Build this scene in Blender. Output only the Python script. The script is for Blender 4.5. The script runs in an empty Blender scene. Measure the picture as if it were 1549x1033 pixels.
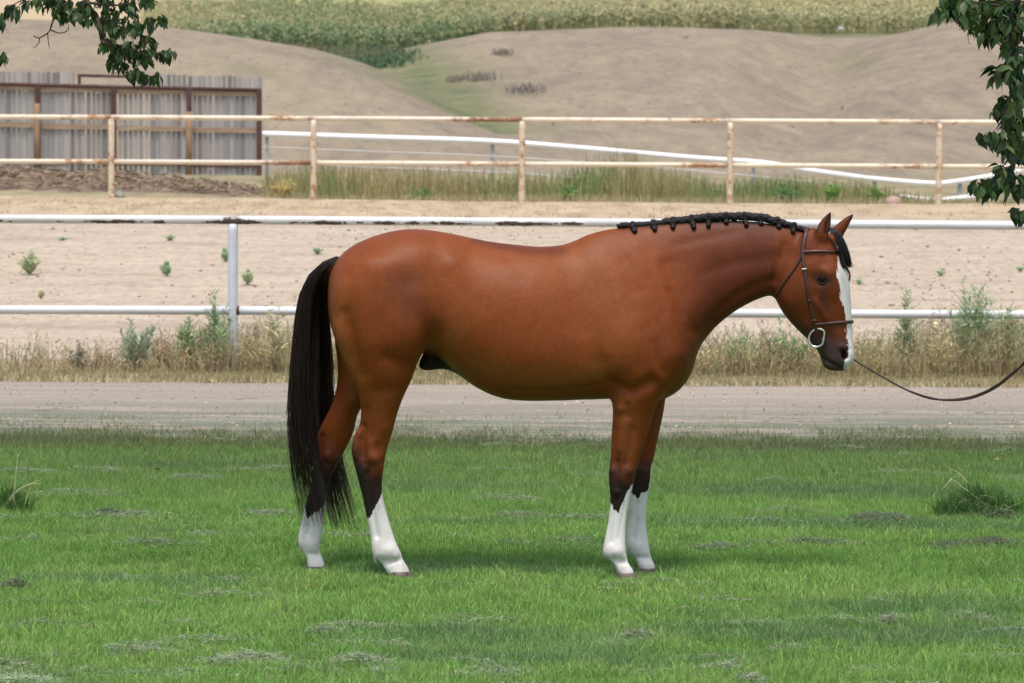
import bpy, math, random
import numpy as np
from mathutils import Vector, Matrix
from mathutils.bvhtree import BVHTree

random.seed(7); rng = np.random.default_rng(7)
SC = bpy.context.scene
COL = SC.collection
R = math.radians

# ------------------------------------------------------------------ camera, light, exposure
F = 5040.0                              # focal length in photograph pixels (1549 wide)
PITCH, ROLL = math.atan(277.5/F), 0.006
cp, sp = math.cos(PITCH), math.sin(PITCH)
fw = np.array([0, cp, -sp]); r0 = np.array([1., 0, 0]); u0 = np.array([0, sp, cp])
rt = math.cos(ROLL)*r0 + math.sin(ROLL)*u0
up = -math.sin(ROLL)*r0 + math.cos(ROLL)*u0
EYE = np.array([0, 0, 2.0])
cam_d = bpy.data.cameras.new('camera'); cam = bpy.data.objects.new('camera', cam_d); COL.objects.link(cam)
m = Matrix(((rt[0], up[0], -fw[0], EYE[0]), (rt[1], up[1], -fw[1], EYE[1]), (rt[2], up[2], -fw[2], EYE[2]), (0, 0, 0, 1)))
cam.matrix_world = m
cam_d.sensor_width = 36; cam_d.lens = 36*F/1549; cam_d.clip_start = .5; cam_d.clip_end = 4000
cam_d.dof.use_dof = True; cam_d.dof.focus_distance = 15.9; cam_d.dof.aperture_fstop = 8.0
SC.camera = cam

SUN_EL, SUN_AZ = 72, 188                # degrees; azimuth clockwise from +Y: behind the camera, a little to its left
w = bpy.data.worlds.new('World'); SC.world = w; w.use_nodes = True
nt = w.node_tree; bg = nt.nodes['Background']
sky = nt.nodes.new('ShaderNodeTexSky'); sky.sky_type = 'NISHITA'; sky.sun_disc = False
sky.sun_elevation = R(SUN_EL); sky.sun_rotation = R(SUN_AZ); sky.air_density = 1.0; sky.dust_density = 4.0; sky.ozone_density = 1.0
nt.links.new(sky.outputs[0], bg.inputs[0]); bg.inputs[1].default_value = 0.13
sl = bpy.data.lights.new('sun', 'SUN'); sun = bpy.data.objects.new('sun', sl); COL.objects.link(sun)
sl.energy = 1.5; sl.angle = R(14); sl.color = (1, .95, .87)
d = Vector((math.sin(R(SUN_AZ))*math.cos(R(SUN_EL)), math.cos(R(SUN_AZ))*math.cos(R(SUN_EL)), math.sin(R(SUN_EL))))
sun.rotation_euler = (-d).to_track_quat('-Z', 'Y').to_euler(); sun.location = (0, 0, 30)
SC.view_settings.view_transform = 'Standard'; SC.view_settings.look = 'None'
SC.view_settings.gamma = 1; SC.view_settings.use_curve_mapping = False
SC.view_settings.exposure = 0.7

# ------------------------------------------------------------------ projection helpers (photograph pixels <-> metres)
def P(px, py, y):
    """point at depth y that the photograph shows at (px, py); works on arrays"""
    px, py, y = np.broadcast_arrays(np.asarray(px, float), np.asarray(py, float), np.asarray(y, float))
    a = (px-774.5)/F; b = (516.5-py)/F
    ray = a[..., None]*rt + b[..., None]*up + fw
    return EYE + ray*((y-EYE[1])/ray[..., 1])[..., None]
def pix(V):
    d_ = V-EYE; z = d_@fw
    return np.stack([774.5+F*(d_@rt)/z, 516.5-F*(d_@up)/z], -1)

def sm(a, b, x):
    t = np.clip((np.asarray(x, float)-a)/(b-a), 0, 1); return t*t*(3-2*t)
def vnoise(x, y, scale=1., seed=0, oct=1):
    """value noise in -1..1"""
    x = np.asarray(x, float)/scale; y = np.asarray(y, float)/scale
    out = np.zeros(np.broadcast(x, y).shape); amp = 1.; tot = 0.
    for o in range(oct):
        T = np.random.default_rng(seed*17+o).uniform(-1, 1, (256, 256))
        xi = np.floor(x).astype(int); yi = np.floor(y).astype(int); fx = x-xi; fy = y-yi
        fx = fx*fx*(3-2*fx); fy = fy*fy*(3-2*fy)
        g = lambda i, j: T[(xi+i) % 256, (yi+j) % 256]
        out = out+amp*((g(0, 0)*(1-fx)+g(1, 0)*fx)*(1-fy)+(g(0, 1)*(1-fx)+g(1, 1)*fx)*fy)
        tot += amp; amp *= .5; x = x*2.03+11.3; y = y*2.03+5.7
    return out/tot

# the lie of the land: flat lawn and road, a sandy paddock rising behind the pipe fence, then bare hills
GY = [-200, 31, 40, 52, 61, 66, 75, 85, 100, 112, 2000]
GZ = [0, 0, .36, .93, 1.22, 1.09, .98, .93, 1.22, 1.45, 1.45]
LX = (np.array([-1500, -600, -200, 0, 150, 260, 400, 480, 560, 620, 700, 790, 870, 950, 1100])-774.5)*170/F
LZ = 2+(239-np.array([60, 45, 36, 33, 36, 45, 64, 78, 100, 128, 170, 215, 250, 262, 270]))*170/F
RX = (np.array([-2500, 400, 560, 600, 680, 740, 900, 1100, 1250, 1549, 2200, 4500])-774.5)*260/F
RZ = 2+(239-np.array([80, 80, 88, 86, 70, 56, 47, 46, 54, 48, 46, 40]))*260/F
def H(x, y):
    x = np.asarray(x, float); y = np.asarray(y, float)
    z = np.interp(y, GY, GZ)
    z = z-.20*sm(2, 9, x)*sm(70, 80, y)*(1-sm(95, 112, y))+.36*sm(-3, -8, x)*sm(64, 74, y)*(1-sm(90, 112, y))
    z = z+(.02*vnoise(x, y, 1.6, 3)+.05*vnoise(x, y, 6, 4, 2))*sm(32, 38, y)
    z = z+.05*sm(57, 62, y)*(1-sm(66, 72, y))*vnoise(x, y, 2.2, 8, 2)
    b = 1.45
    t = np.clip((y-112)/58, 0, 1)
    zl = b+(np.interp(x, LX, LZ)-b)*np.sin(t*math.pi/2)**1.15*(1-.75*sm(176, 225, y))
    t = np.clip((y-128)/132, 0, 1)
    prof = np.sin(t*math.pi/2)**1.25
    zr = b+(np.interp(x, RX, RZ)-b)*prof
    px = 774.5+F*x/np.maximum(y, 1)
    gl = 1190+t*75                                         # gully of the far slope, and the spur to its right
    zr = zr-1.9*np.exp(-((px-gl)/(70+40*t))**2)*np.sin(t*math.pi)**1.0*1.0
    zr = zr+1.5*np.exp(-((px-1500)/140)**2)*sm(.15, .5, t)*(1-sm(.6, 1., t))
    zr = zr+.5*vnoise(x, y, 22, 21, 3)*sm(0, .2, t)*(1-sm(.9, 1., t))
    zr = zr+np.maximum(y-262, 0)*.078
    zl = zl+.25*vnoise(x, y, 12, 22, 3)*sm(112, 130, y)
    hill = np.maximum(zl, zr)
    return np.where(y > 112, np.maximum(hill, b-.3), z)
def hit(px, py, y0=8., y1=900.):
    """where the photograph's ray meets the land"""
    ys = np.concatenate([np.linspace(y0, 120, 1500), np.linspace(120.2, y1, 1500)])
    Q = P(px, py, ys); dz = Q[:, 2]-H(Q[:, 0], ys)
    k = np.argmax(dz < 0) if (dz < 0).any() else len(ys)-1
    q = Q[k].copy(); q[2] = float(H(q[0], q[1])); return q

# ------------------------------------------------------------------ object helpers
def tag(o, label=None, cat=None, group=None, kind=None):
    if label: o['label'] = label
    if cat: o['category'] = cat
    if group: o['group'] = group
    if kind: o['kind'] = kind
    return o
def empty(name, loc=(0, 0, 0)):
    o = bpy.data.objects.new(name, None); o.location = tuple(float(v) for v in loc); o.empty_display_size = .1; COL.objects.link(o); return o
def link(name, me, mat=None, parent=None):
    if mat is not None and not me.materials: me.materials.append(mat)
    o = bpy.data.objects.new(name, me); COL.objects.link(o)
    if parent is not None:
        o.parent = parent
        o.matrix_parent_inverse = Matrix.Translation(-ploc(parent)) if parent.parent is None else Matrix()
    return o
def ploc(o):
    v = Vector(o.location)
    return v if o.parent is None else v            # children keep world coordinates in their meshes
def np_mesh(name, V, Fq=None, Ft=None, col=None, smooth=True, attrs=None):
    me = bpy.data.meshes.new(name)
    V = np.asarray(V, np.float32); me.vertices.add(len(V)); me.vertices.foreach_set('co', V.ravel())
    parts = [];
    if Fq is not None and len(Fq): parts.append(np.asarray(Fq, np.int32))
    if Ft is not None and len(Ft): parts.append(np.asarray(Ft, np.int32))
    idx = np.concatenate([p.ravel() for p in parts]); cnt = np.concatenate([np.full(len(p), p.shape[1], np.int32) for p in parts])
    me.loops.add(len(idx)); me.loops.foreach_set('vertex_index', idx)
    me.polygons.add(len(cnt)); st = np.concatenate([[0], np.cumsum(cnt)[:-1]]).astype(np.int32)
    me.polygons.foreach_set('loop_start', st); me.polygons.foreach_set('loop_total', cnt)
    me.polygons.foreach_set('use_smooth', np.full(len(cnt), smooth))
    if col is not None:
        a = me.color_attributes.new('col', 'FLOAT_COLOR', 'POINT')
        c = np.ones((len(V), 4), np.float32); c[:, :3] = col; a.data.foreach_set('color', c.ravel())
    for k, v in (attrs or {}).items():
        a = me.attributes.new(k, 'FLOAT', 'POINT'); a.data.foreach_set('value', np.asarray(v, np.float32))
    me.update(calc_edges=True); me.validate()
    return me
class MB:
    def __init__(s): s.V = []; s.Fq = []; s.Ft = []; s.n = 0
    def add(s, V, Fq=(), Ft=()):
        V = np.asarray(V, float).reshape(-1, 3)
        s.V.append(V)
        if len(Fq): s.Fq.append(np.asarray(Fq)+s.n)
        if len(Ft): s.Ft.append(np.asarray(Ft)+s.n)
        s.n += len(V)
    def box(s, c, size, rot=None):
        h = np.array(size)/2
        v = np.array([[i, j, k] for i in (-1, 1) for j in (-1, 1) for k in (-1, 1)])*h
        if rot is not None: v = v@np.array(rot).T
        s.add(v+np.array(c), [[0, 1, 3, 2], [4, 6, 7, 5], [0, 4, 5, 1], [2, 3, 7, 6], [0, 2, 6, 4], [1, 5, 7, 3]])
    def tube(s, pts, rad, n=10, caps=True):
        V, q, t = tube_geo(np.asarray(pts, float), rad, n, caps); s.add(V, q, t)
    def mesh(s, name, smooth=True, col=None):
        return np_mesh(name, np.concatenate(s.V), np.concatenate(s.Fq) if s.Fq else None, np.concatenate(s.Ft) if s.Ft else None, col, smooth)
    def build(s, name, mat, parent=None, smooth=True):
        return link(name, s.mesh(name, smooth), mat, parent)
def frames(P_):
    T = np.gradient(P_, axis=0); T /= np.linalg.norm(T, axis=1, keepdims=True)+1e-12
    ref = np.array([0, 0, 1.]) if abs(T[len(T)//2, 2]) < .8 else np.array([0, 1., 0])
    A = np.cross(T, ref); A /= np.linalg.norm(A, axis=1, keepdims=True)+1e-12
    return T, A, np.cross(A, T)
def tube_geo(P_, rad, n=10, caps=True):
    k = len(P_); rad = np.broadcast_to(np.asarray(rad, float), (k,))
    T, A, B = frames(P_)
    th = np.arange(n)*2*np.pi/n
    V = P_[:, None]+rad[:, None, None]*(np.cos(th)[None, :, None]*A[:, None]+np.sin(th)[None, :, None]*B[:, None])
    V = V.reshape(-1, 3)
    i, j = np.meshgrid(np.arange(k-1), np.arange(n), indexing='ij'); j2 = (j+1) % n
    q = np.stack([i*n+j, i*n+j2, (i+1)*n+j2, (i+1)*n+j], -1).reshape(-1, 4); t = []
    if caps:
        V = np.concatenate([V, P_[:1], P_[-1:]]); a = k*n
        t = [[a, (jj+1) % n, jj] for jj in range(n)]+[[a+1, (k-1)*n+jj, (k-1)*n+(jj+1) % n] for jj in range(n)]
    return V, q, t
def spline(pts, m):
    """Catmull-Rom through rows of pts, m points per span"""
    p = np.asarray(pts, float); p = np.concatenate([2*p[:1]-p[1:2], p, 2*p[-1:]-p[-2:-1]]); out = []
    for i in range(1, len(p)-2):
        for t in np.arange(m)/m:
            a, b, c, d_ = p[i-1], p[i], p[i+1], p[i+2]
            out.append(.5*(2*b+(c-a)*t+(2*a-5*b+4*c-d_)*t*t+(3*b-a-3*c+d_)*t**3))
    out.append(p[-2]); return np.array(out)
def strands(Pn, rad, cols=None, n=3):
    """many hairs as tapered 3-sided tubes: Pn (N,S,3), rad (N,S)"""
    N, S, _ = Pn.shape
    T = np.gradient(Pn, axis=1); T /= np.linalg.norm(T, axis=2, keepdims=True)+1e-9
    ref = np.zeros_like(T); ref[..., 1] = 1
    A = np.cross(T, ref); A /= np.linalg.norm(A, axis=2, keepdims=True)+1e-9; B = np.cross(A, T)
    th = np.arange(n)*2*np.pi/n+.5
    V = Pn[:, :, None]+rad[:, :, None, None]*(np.cos(th)[:, None]*A[:, :, None]+np.sin(th)[:, None]*B[:, :, None])
    base = (np.arange(N)*S*n)[:, None, None]; i = np.arange(S-1)[None, :, None]; j = np.arange(n)[None, None, :]; j2 = (j+1) % n
    q = np.stack(np.broadcast_arrays(base+i*n+j, base+i*n+j2, base+(i+1)*n+j2, base+(i+1)*n+j), -1).reshape(-1, 4)
    c = None
    if cols is not None: c = np.repeat(cols, S*n, 0)
    return V.reshape(-1, 3), q, c
def blades(root, tip, mid, width, wdir, cols, tipcol=1.0, three=True):
    """grass blades: flat tapered ribbons, root/mid/tip (N,3), width (N,), wdir (N,3)"""
    N = len(root); hw = (width/2)[:, None]*wdir
    if three:
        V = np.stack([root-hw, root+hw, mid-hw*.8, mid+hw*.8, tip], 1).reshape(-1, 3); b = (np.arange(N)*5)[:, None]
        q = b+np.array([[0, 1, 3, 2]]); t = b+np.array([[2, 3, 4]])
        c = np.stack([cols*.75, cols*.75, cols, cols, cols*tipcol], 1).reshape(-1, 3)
        return V, q, t, c
    V = np.stack([root-hw, root+hw, tip], 1).reshape(-1, 3); b = (np.arange(N)*3)[:, None]
    return V, None, b+np.array([[0, 1, 2]]), np.stack([cols*.85, cols*.85, cols*tipcol], 1).reshape(-1, 3)

# ------------------------------------------------------------------ materials
class NT:
    def __init__(s, name, rough=.8, spec=.3):
        s.m = bpy.data.materials.new(name); s.m.use_nodes = True; s.t = s.m.node_tree; s.n = s.t.nodes
        s.b = s.n['Principled BSDF']; s.b.inputs['Roughness'].default_value = rough; s.b.inputs['Specular IOR Level'].default_value = spec
    def put(s, inp, v):
        if isinstance(v, bpy.types.NodeSocket): s.t.links.new(v, inp)
        elif isinstance(v, (tuple, list)) and len(v) == 3 and inp.type == 'RGBA': inp.default_value = (*v, 1)
        elif v is not None: inp.default_value = v
    def set(s, k, v): s.put(s.b.inputs[k], v); return s
    def coord(s, k='Object', scale=(1, 1, 1)):
        c = s.n.new('ShaderNodeTexCoord').outputs[k]
        if scale == (1, 1, 1): return c
        mp = s.n.new('ShaderNodeMapping'); mp.inputs['Scale'].default_value = scale; s.t.links.new(c, mp.inputs[0]); return mp.outputs[0]
    def noise(s, scale, detail=4, rough=.55, vec=None, dist=0, col=False):
        n_ = s.n.new('ShaderNodeTexNoise'); n_.inputs['Scale'].default_value = scale; n_.inputs['Detail'].default_value = detail
        n_.inputs['Roughness'].default_value = rough; n_.inputs['Distortion'].default_value = dist
        s.put(n_.inputs['Vector'], vec if vec is not None else s.coord()); return n_.outputs[1 if col else 0]
    def voro(s, scale, vec=None, feat='F1'):
        n_ = s.n.new('ShaderNodeTexVoronoi'); n_.feature = feat; n_.inputs['Scale'].default_value = scale
        s.put(n_.inputs['Vector'], vec if vec is not None else s.coord()); return n_.outputs[0]
    def ramp(s, fac, stops):
        r = s.n.new('ShaderNodeValToRGB'); e = r.color_ramp.elements
        for i, (p, c) in enumerate(stops):
            el = e[i] if i < 2 else e.new(p)
            el.position = p; el.color = (*c, 1) if len(c) == 3 else c
        s.put(r.inputs[0], fac); return r.outputs[0]
    def mix(s, fac, a, b, mode='MIX'):
        x = s.n.new('ShaderNodeMix'); x.data_type = 'RGBA'; x.blend_type = mode
        s.put(x.inputs[0], fac); s.put(x.inputs[6], a); s.put(x.inputs[7], b); return x.outputs[2]
    def math(s, op, a, b=0., c=None):
        x = s.n.new('ShaderNodeMath'); x.operation = op; s.put(x.inputs[0], a); s.put(x.inputs[1], b)
        if c is not None: s.put(x.inputs[2], c)
        return x.outputs[0]
    def step(s, v, a, b):
        x = s.n.new('ShaderNodeMapRange'); x.interpolation_type = 'SMOOTHSTEP'
        s.put(x.inputs[0], v); x.inputs[1].default_value = a; x.inputs[2].default_value = b; return x.outputs[0]
    def attr(s, name, k=0):
        a = s.n.new('ShaderNodeAttribute'); a.attribute_name = name; return a.outputs[k]
    def sep(s, vec, k):
        x = s.n.new('ShaderNodeSeparateXYZ'); s.put(x.inputs[0], vec); return x.outputs[k]
    def bump(s, h, strength=.3, dist=.01):
        x = s.n.new('ShaderNodeBump'); x.inputs['Strength'].default_value = strength; x.inputs['Distance'].default_value = dist
        s.put(x.inputs['Height'], h); s.t.links.new(x.outputs[0], s.b.inputs['Normal']); return s
    def rand(s): return s.n.new('ShaderNodeObjectInfo').outputs['Random']
def vcol_mat(name, rough=.6, spec=.25, transl=0., vary=None):
    m = NT(name, rough, spec); c = m.attr('col')
    if vary: c = m.mix(1., c, m.ramp(m.noise(vary[0], 3), [(.3, (vary[1],)*3), (.7, (vary[2],)*3)]), 'MULTIPLY')
    m.set('Base Color', c)
    if transl:
        tr = m.n.new('ShaderNodeBsdfTranslucent'); m.put(tr.inputs[0], c); mx = m.n.new('ShaderNodeMixShader'); mx.inputs[0].default_value = transl
        m.t.links.new(m.b.outputs[0], mx.inputs[1]); m.t.links.new(tr.outputs[0], mx.inputs[2])
        m.t.links.new(mx.outputs[0], m.n['Material Output'].inputs[0])
    return m.m
# ------------------------------------------------------------------ land
def grid(xs, ys, zoff=0., zf=H, smooth=True):
    X, Y = np.meshgrid(xs, ys, indexing='ij'); Z = zf(X, Y)+zoff
    n1, n2 = X.shape; i, j = np.meshgrid(np.arange(n1-1), np.arange(n2-1), indexing='ij')
    q = np.stack([i*n2+j, (i+1)*n2+j, (i+1)*n2+j+1, i*n2+j+1], -1).reshape(-1, 4)
    return np.stack([X, Y, Z], -1).reshape(-1, 3), q
def sym(a, n1, b, n2): h = np.concatenate([np.linspace(0, a, n1), np.linspace(a, b, n2)[1:]]); return np.concatenate([-h[:0:-1], h])
xs = sym(14, 90, 300, 40)
ys = np.concatenate([np.linspace(-120, 30.9, 40), np.linspace(31, 112, 300)])
V_, q_ = grid(xs, ys); V_[:, 2] -= .035*(1-sm(30.4, 31.6, V_[:, 1]))
g = NT('paddock_sand', .95, .15)
o = g.coord(); big = g.noise(.22, 5, .6); mid = g.noise(1.5, 6, .72, g.coord('Object', (.5, .8, 1))); fine = g.noise(9, 5, .75, g.coord('Object', (1, .45, 1))); spk = g.noise(30, 3, .7, g.coord('Object', (1, .3, 1)))
c = g.ramp(big, [(.3, (.37, .30, .225)), (.7, (.46, .38, .29))])
c = g.mix(g.step(mid, .53, .62), c, (.31, .25, .185)); c = g.mix(g.step(mid, .46, .36), c, (.50, .42, .325))
c = g.mix(.5, c, g.ramp(fine, [(.32, (.24, .19, .14)), (.5, (.44, .365, .275)), (.72, (.60, .51, .40))])); c = g.mix(g.math('MULTIPLY', g.step(spk, .58, .70), .6), c, (.20, .155, .115)); trk = g.noise(.8, 5, .7, g.coord('Object', (.22, 1.1, 1))); c = g.mix(g.math('MULTIPLY', g.step(trk, .56, .66), .45), c, (.29, .225, .165)); c = g.mix(g.math('MULTIPLY', g.step(trk, .44, .34), .4), c, (.53, .45, .345))
yy = g.sep(o, 1)
straw = g.ramp(g.noise(2.2, 5, .7, g.coord('Object', (1, .3, 1))), [(.35, (.30, .225, .14)), (.5, (.42, .33, .215)), (.7, (.50, .40, .27))])
c = g.mix(g.step(g.math('ADD', yy, g.math('MULTIPLY', g.math('SUBTRACT', big, .5), 6.)), 51., 58.), c, straw)
dg_ = g.ramp(g.noise(1.6, 5, .7, g.coord('Object', (1, .3, 1))), [(.35, (.17, .15, .085)), (.5, (.26, .22, .13)), (.68, (.34, .29, .175))]); c = g.mix(g.step(yy, 65.5, 69.), c, dg_)
g.set('Base Color', c); g.bump(g.math('ADD', g.noise(5, 5, .65, g.coord('Object', (1, .6, 1))), g.math('MULTIPLY', fine, .5)), .55, .05)
tag(link('ground', np_mesh('ground', V_, q_), g.m), kind='structure')

xs = np.concatenate([-np.geomspace(900, 62, 34), np.linspace(-60, 60, 161), np.geomspace(62, 900, 34)])
ys = np.concatenate([np.linspace(111, 270, 150), np.geomspace(272, 1600, 60)])
V_, q_ = grid(xs, ys, -.05)
px_h = 774.5+F*V_[:, 0]/V_[:, 1]; py_h = pix(V_)[:, 1]
left_side = V_[:, 0] < np.interp(V_[:, 1], [112, 170, 230], [4, -2, -12])
gr = sm(215, 262, V_[:, 1])*(1-sm(-8, 4, V_[:, 0]+.12*(V_[:, 1]-240)))*1.0                       # green bottom behind the left hill
gr = np.maximum(gr, .95*np.exp(-((px_h-(560+.0*V_[:, 1]+1.12*(py_h-70)+25))/(90))**2)*sm(60, 80, py_h)*(1-sm(190, 260, py_h))*(V_[:, 1] > 150))
gr = np.maximum(gr, .8*sm(255, 262, V_[:, 1]))
gr = np.maximum(gr, .45*np.exp(-((px_h-1290)/45)**2-((py_h-95)/16)**2))
gr = np.maximum(gr, .35*np.exp(-((px_h-375)/30)**2-((py_h-104)/7)**2)*(V_[:, 1] < 172))
gr = np.clip(gr+.25*vnoise(V_[:, 0], V_[:, 1], 6, 12, 3)*(gr > .05), 0, 1)
crop = sm(268, 285, V_[:, 1])
g = NT('dry_hill', .95, .1)
hv = g.coord('Object', (1, .22, 1.6)); n1 = g.noise(.10, 6, .65, g.coord('Object', (1, .5, 1))); n2 = g.noise(.75, 6, .75, hv); n3 = g.noise(2.6, 4, .75, hv)
c = g.ramp(n1, [(.32, (.195, .160, .122)), (.5, (.255, .208, .148)), (.68, (.315, .258, .172))])
c = g.mix(.42, c, g.ramp(n2, [(.34, (.14, .12, .10)), (.5, (.25, .205, .148)), (.66, (.37, .31, .205))]))
c = g.mix(g.math('MULTIPLY', g.step(n3, .56, .66), .8), c, (.155, .145, .125)); c = g.mix(g.math('MULTIPLY', g.step(n3, .40, .30), .5), c, (.42, .34, .23))
gc = g.ramp(g.noise(.6, 5, .7), [(.3, (.065, .10, .05)), (.5, (.135, .155, .07)), (.72, (.235, .215, .11))])
c = g.mix(g.math('MULTIPLY', g.attr('green', 2), .9), c, gc)
cr = g.ramp(g.noise(.35, 5, .65), [(.3, (.25, .26, .11)), (.7, (.38, .35, .17))]); cr = g.mix(g.attr('stubble', 2), cr, (.44, .345, .22)); c = g.mix(g.attr('crop', 2), c, cr)
g.set('Base Color', c); g.bump(n2, .25, .4)
tag(link('hills', np_mesh('hills', V_, q_, attrs={'green': gr, 'crop': crop, 'stubble': sm(-28, -34, V_[:, 0]+.02*(V_[:, 1]-270))}), g.m), kind='structure')

# gravel road and the strip of dead grass beyond it, laid as sheets on the flat
def sheet(name, mat, edge_a, edge_b, zoff, nx=260, ny=24, x0=-16, x1=16, amp=.004):
    x = np.linspace(x0, x1, nx); t = np.linspace(0, 1, ny); X = np.repeat(x[:, None], ny, 1)
    a, b = edge_a(x)[:, None], edge_b(x)[:, None]; Y = a+(b-a)*t[None]
    Z = zoff+amp*(vnoise(X, Y, .45, 51, 2)*.5+.5)*np.minimum(1, 8*np.minimum(t, 1-t))[None]; Z[:, 0] = -.02; Z[:, -1] = -.02
    i, j = np.meshgrid(np.arange(nx-1), np.arange(ny-1), indexing='ij'); k = ny
    q = np.stack([i*k+j, (i+1)*k+j, (i+1)*k+j+1, i*k+j+1], -1).reshape(-1, 4)
    return tag(link(name, np_mesh(name, np.stack([X, Y, Z], -1).reshape(-1, 3), q), mat), kind='structure')
e_lawn = lambda x: 24.0+.45*vnoise(x, x*0, .7, 61, 3)+.2*vnoise(x, x*0, 3, 62)
e_road = lambda x: 29.2+.10*vnoise(x, x*0, .5, 63, 3)
e_sand = lambda x: 32.4+.15*vnoise(x, x*0, .7, 64, 3)
g = NT('gravel', .95, .15)
n1 = g.noise(.9, 6, .72, g.coord('Object', (.18, 2.6, 1))); pb = g.voro(26, g.coord('Object', (1, 1, 1))); n3 = g.noise(60, 3, .7)
c = g.ramp(n1, [(.3, (.225, .19, .15)), (.5, (.325, .28, .225)), (.7, (.44, .39, .32))])
c = g.mix(.5, c, g.ramp(n3, [(.3, (.20, .165, .13)), (.5, (.36, .31, .255)), (.75, (.56, .50, .43))]))
c = g.mix(g.step(g.noise(2.1, 5, .75, g.coord('Object', (1, .5, 1))), .60, .68), c, (.17, .135, .105))
yy = g.sep(g.coord(), 1)
grn = g.math('MULTIPLY', g.step(yy, 28.2, 24.6), g.step(g.noise(1.3, 6, .78, g.coord('Object', (.3, 2.2, 1))), .40, .56))
c = g.mix(g.math('MULTIPLY', grn, .85), c, (.14, .17, .115))
g.set('Base Color', c); g.bump(g.math('ADD', g.math('ADD', pb, n3), g.math('MULTIPLY', n1, 2.)), .6, .03)
road = sheet('gravel_road', g.m, lambda x: e_lawn(x)-.3, lambda x: e_road(x)+.25, .008, ny=40, amp=.012)
g = NT('dead_grass_soil', .95, .1); g.set('Base Color', g.ramp(g.noise(3, 6, .7, g.coord('Object', (.6, 1.4, 1))), [(.3, (.25, .19, .115)), (.5, (.36, .285, .175)), (.7, (.42, .35, .22))]))
g.bump(g.noise(40, 3), .5, .02)
sheet('road_verge', g.m, e_road, e_sand, .026, ny=20, amp=.02)
g = NT('lawn_soil', .95, .1); g.set('Base Color', g.ramp(g.noise(2.2, 5, .7), [(.35, (.085, .145, .038)), (.65, (.13, .205, .055))]))
sheet('lawn', g.m, lambda x: np.full_like(x, -6.), e_lawn, -.004, ny=120, amp=.008)

# grass blades of the lawn --------------------------------------------------------
HOOVES = [(P(px_, py_, d_)[0], d_) for px_, py_, d_ in ((610, 875, 15.865), (480, 865, 16.155), (950, 875, 15.865), (982, 865, 16.135))]
blade_m = vcol_mat('lawn_grass', .6, .2, .38)
def lawn_blades():
    out = []
    for y0, y1, dens, three, wd in ((11.0, 15.2, 15500, True, .0034), (15.2, 18.2, 12500, True, .0038), (18.2, 21.5, 9000, False, .0048), (21.5, 26.2, 6800, False, .0054)):
        half = lambda y: .158*y+1.1
        n_ = int(dens*(y1-y0)*(half(y0)+half(y1)))
        y = rng.uniform(y0, y1, n_); x = rng.uniform(-1, 1, n_)*half(y)
        cl = vnoise(x, y, .16, 71, 2); pt = vnoise(x, y, 1.1, 72, 3); st = vnoise(x*.30, y, .55, 73, 3); fin = vnoise(x, y, .35, 75, 2)
        keep = (rng.random(n_) < .8+.5*cl)&((y < e_lawn(x)+.30*rng.normal(0, 1, n_))|((rng.random(n_) < .34*np.exp(-np.maximum(y-e_lawn(x), 0)/.75))&(vnoise(x*.5, y, .3, 78, 2) > .02))); edge = sm(22.3, 23.6, y)
        x, y, cl, pt, st, fin, edge = [a[keep] for a in (x, y, cl, pt, st, fin, edge)]; n_ = len(x)
        h = (.035+.011*pt+.017*cl+.006*edge)*rng.lognormal(0, .30, n_)
        for hx, hy in HOOVES: h = h*(1-.78*np.exp(-((x-hx)/.10)**2-((y-hy+.08)/.17)**2))
        th = rng.uniform(0, 2*np.pi, n_); ln = np.abs(rng.normal(.0, .62, n_))*h
        root = np.stack([x, y, np.full(n_, -.004)], 1); tip = root+np.stack([np.cos(th)*ln, np.sin(th)*ln, h], 1)
        mid = root*.5+tip*.5+np.stack([-np.cos(th)*ln*.18, -np.sin(th)*ln*.18, h*.10], 1)
        wt = rng.uniform(0, 2*np.pi, n_); wdir = np.stack([np.cos(wt), np.sin(wt)*.5, np.zeros(n_)], 1)
        # colour: fresh green, yellower where thin, brownish at the far edge, grey clippings here and there
        k = np.clip(.5+.55*pt+.18*rng.normal(0, 1, n_), 0, 1)[:, None]
        c = np.array([.165, .305, .066])*(1-k)+np.array([.27, .44, .115])*k
        ye = np.clip(.9*np.maximum(fin, 0)+.10*rng.normal(0, 1, n_), 0, .7)[:, None]; c = c*(1-ye)+np.array([.33, .43, .13])*ye
        cool = np.clip(1.7*np.maximum(st-.08, 0), 0, .75)[:, None]; c = c*(1-cool)+np.array([.14, .235, .11])*cool
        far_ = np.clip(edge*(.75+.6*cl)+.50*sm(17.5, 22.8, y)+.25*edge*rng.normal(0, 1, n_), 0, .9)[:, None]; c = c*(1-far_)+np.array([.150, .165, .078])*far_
        dry = (rng.random(n_) < .035+.10*np.maximum(st, 0)+.12*edge)[:, None]; c = np.where(dry, np.array([.30, .27, .16])*rng.uniform(.6, 1.1, (n_, 1)), c)
        c = np.array([1.02, 1.06, 1.02])*c*rng.lognormal(0, .22, (n_, 1))
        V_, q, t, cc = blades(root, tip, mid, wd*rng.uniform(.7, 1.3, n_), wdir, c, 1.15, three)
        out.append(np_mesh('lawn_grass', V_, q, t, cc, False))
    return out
for k, me in enumerate(lawn_blades()): tag(link('lawn_grass', me, blade_m), kind='stuff')
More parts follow.
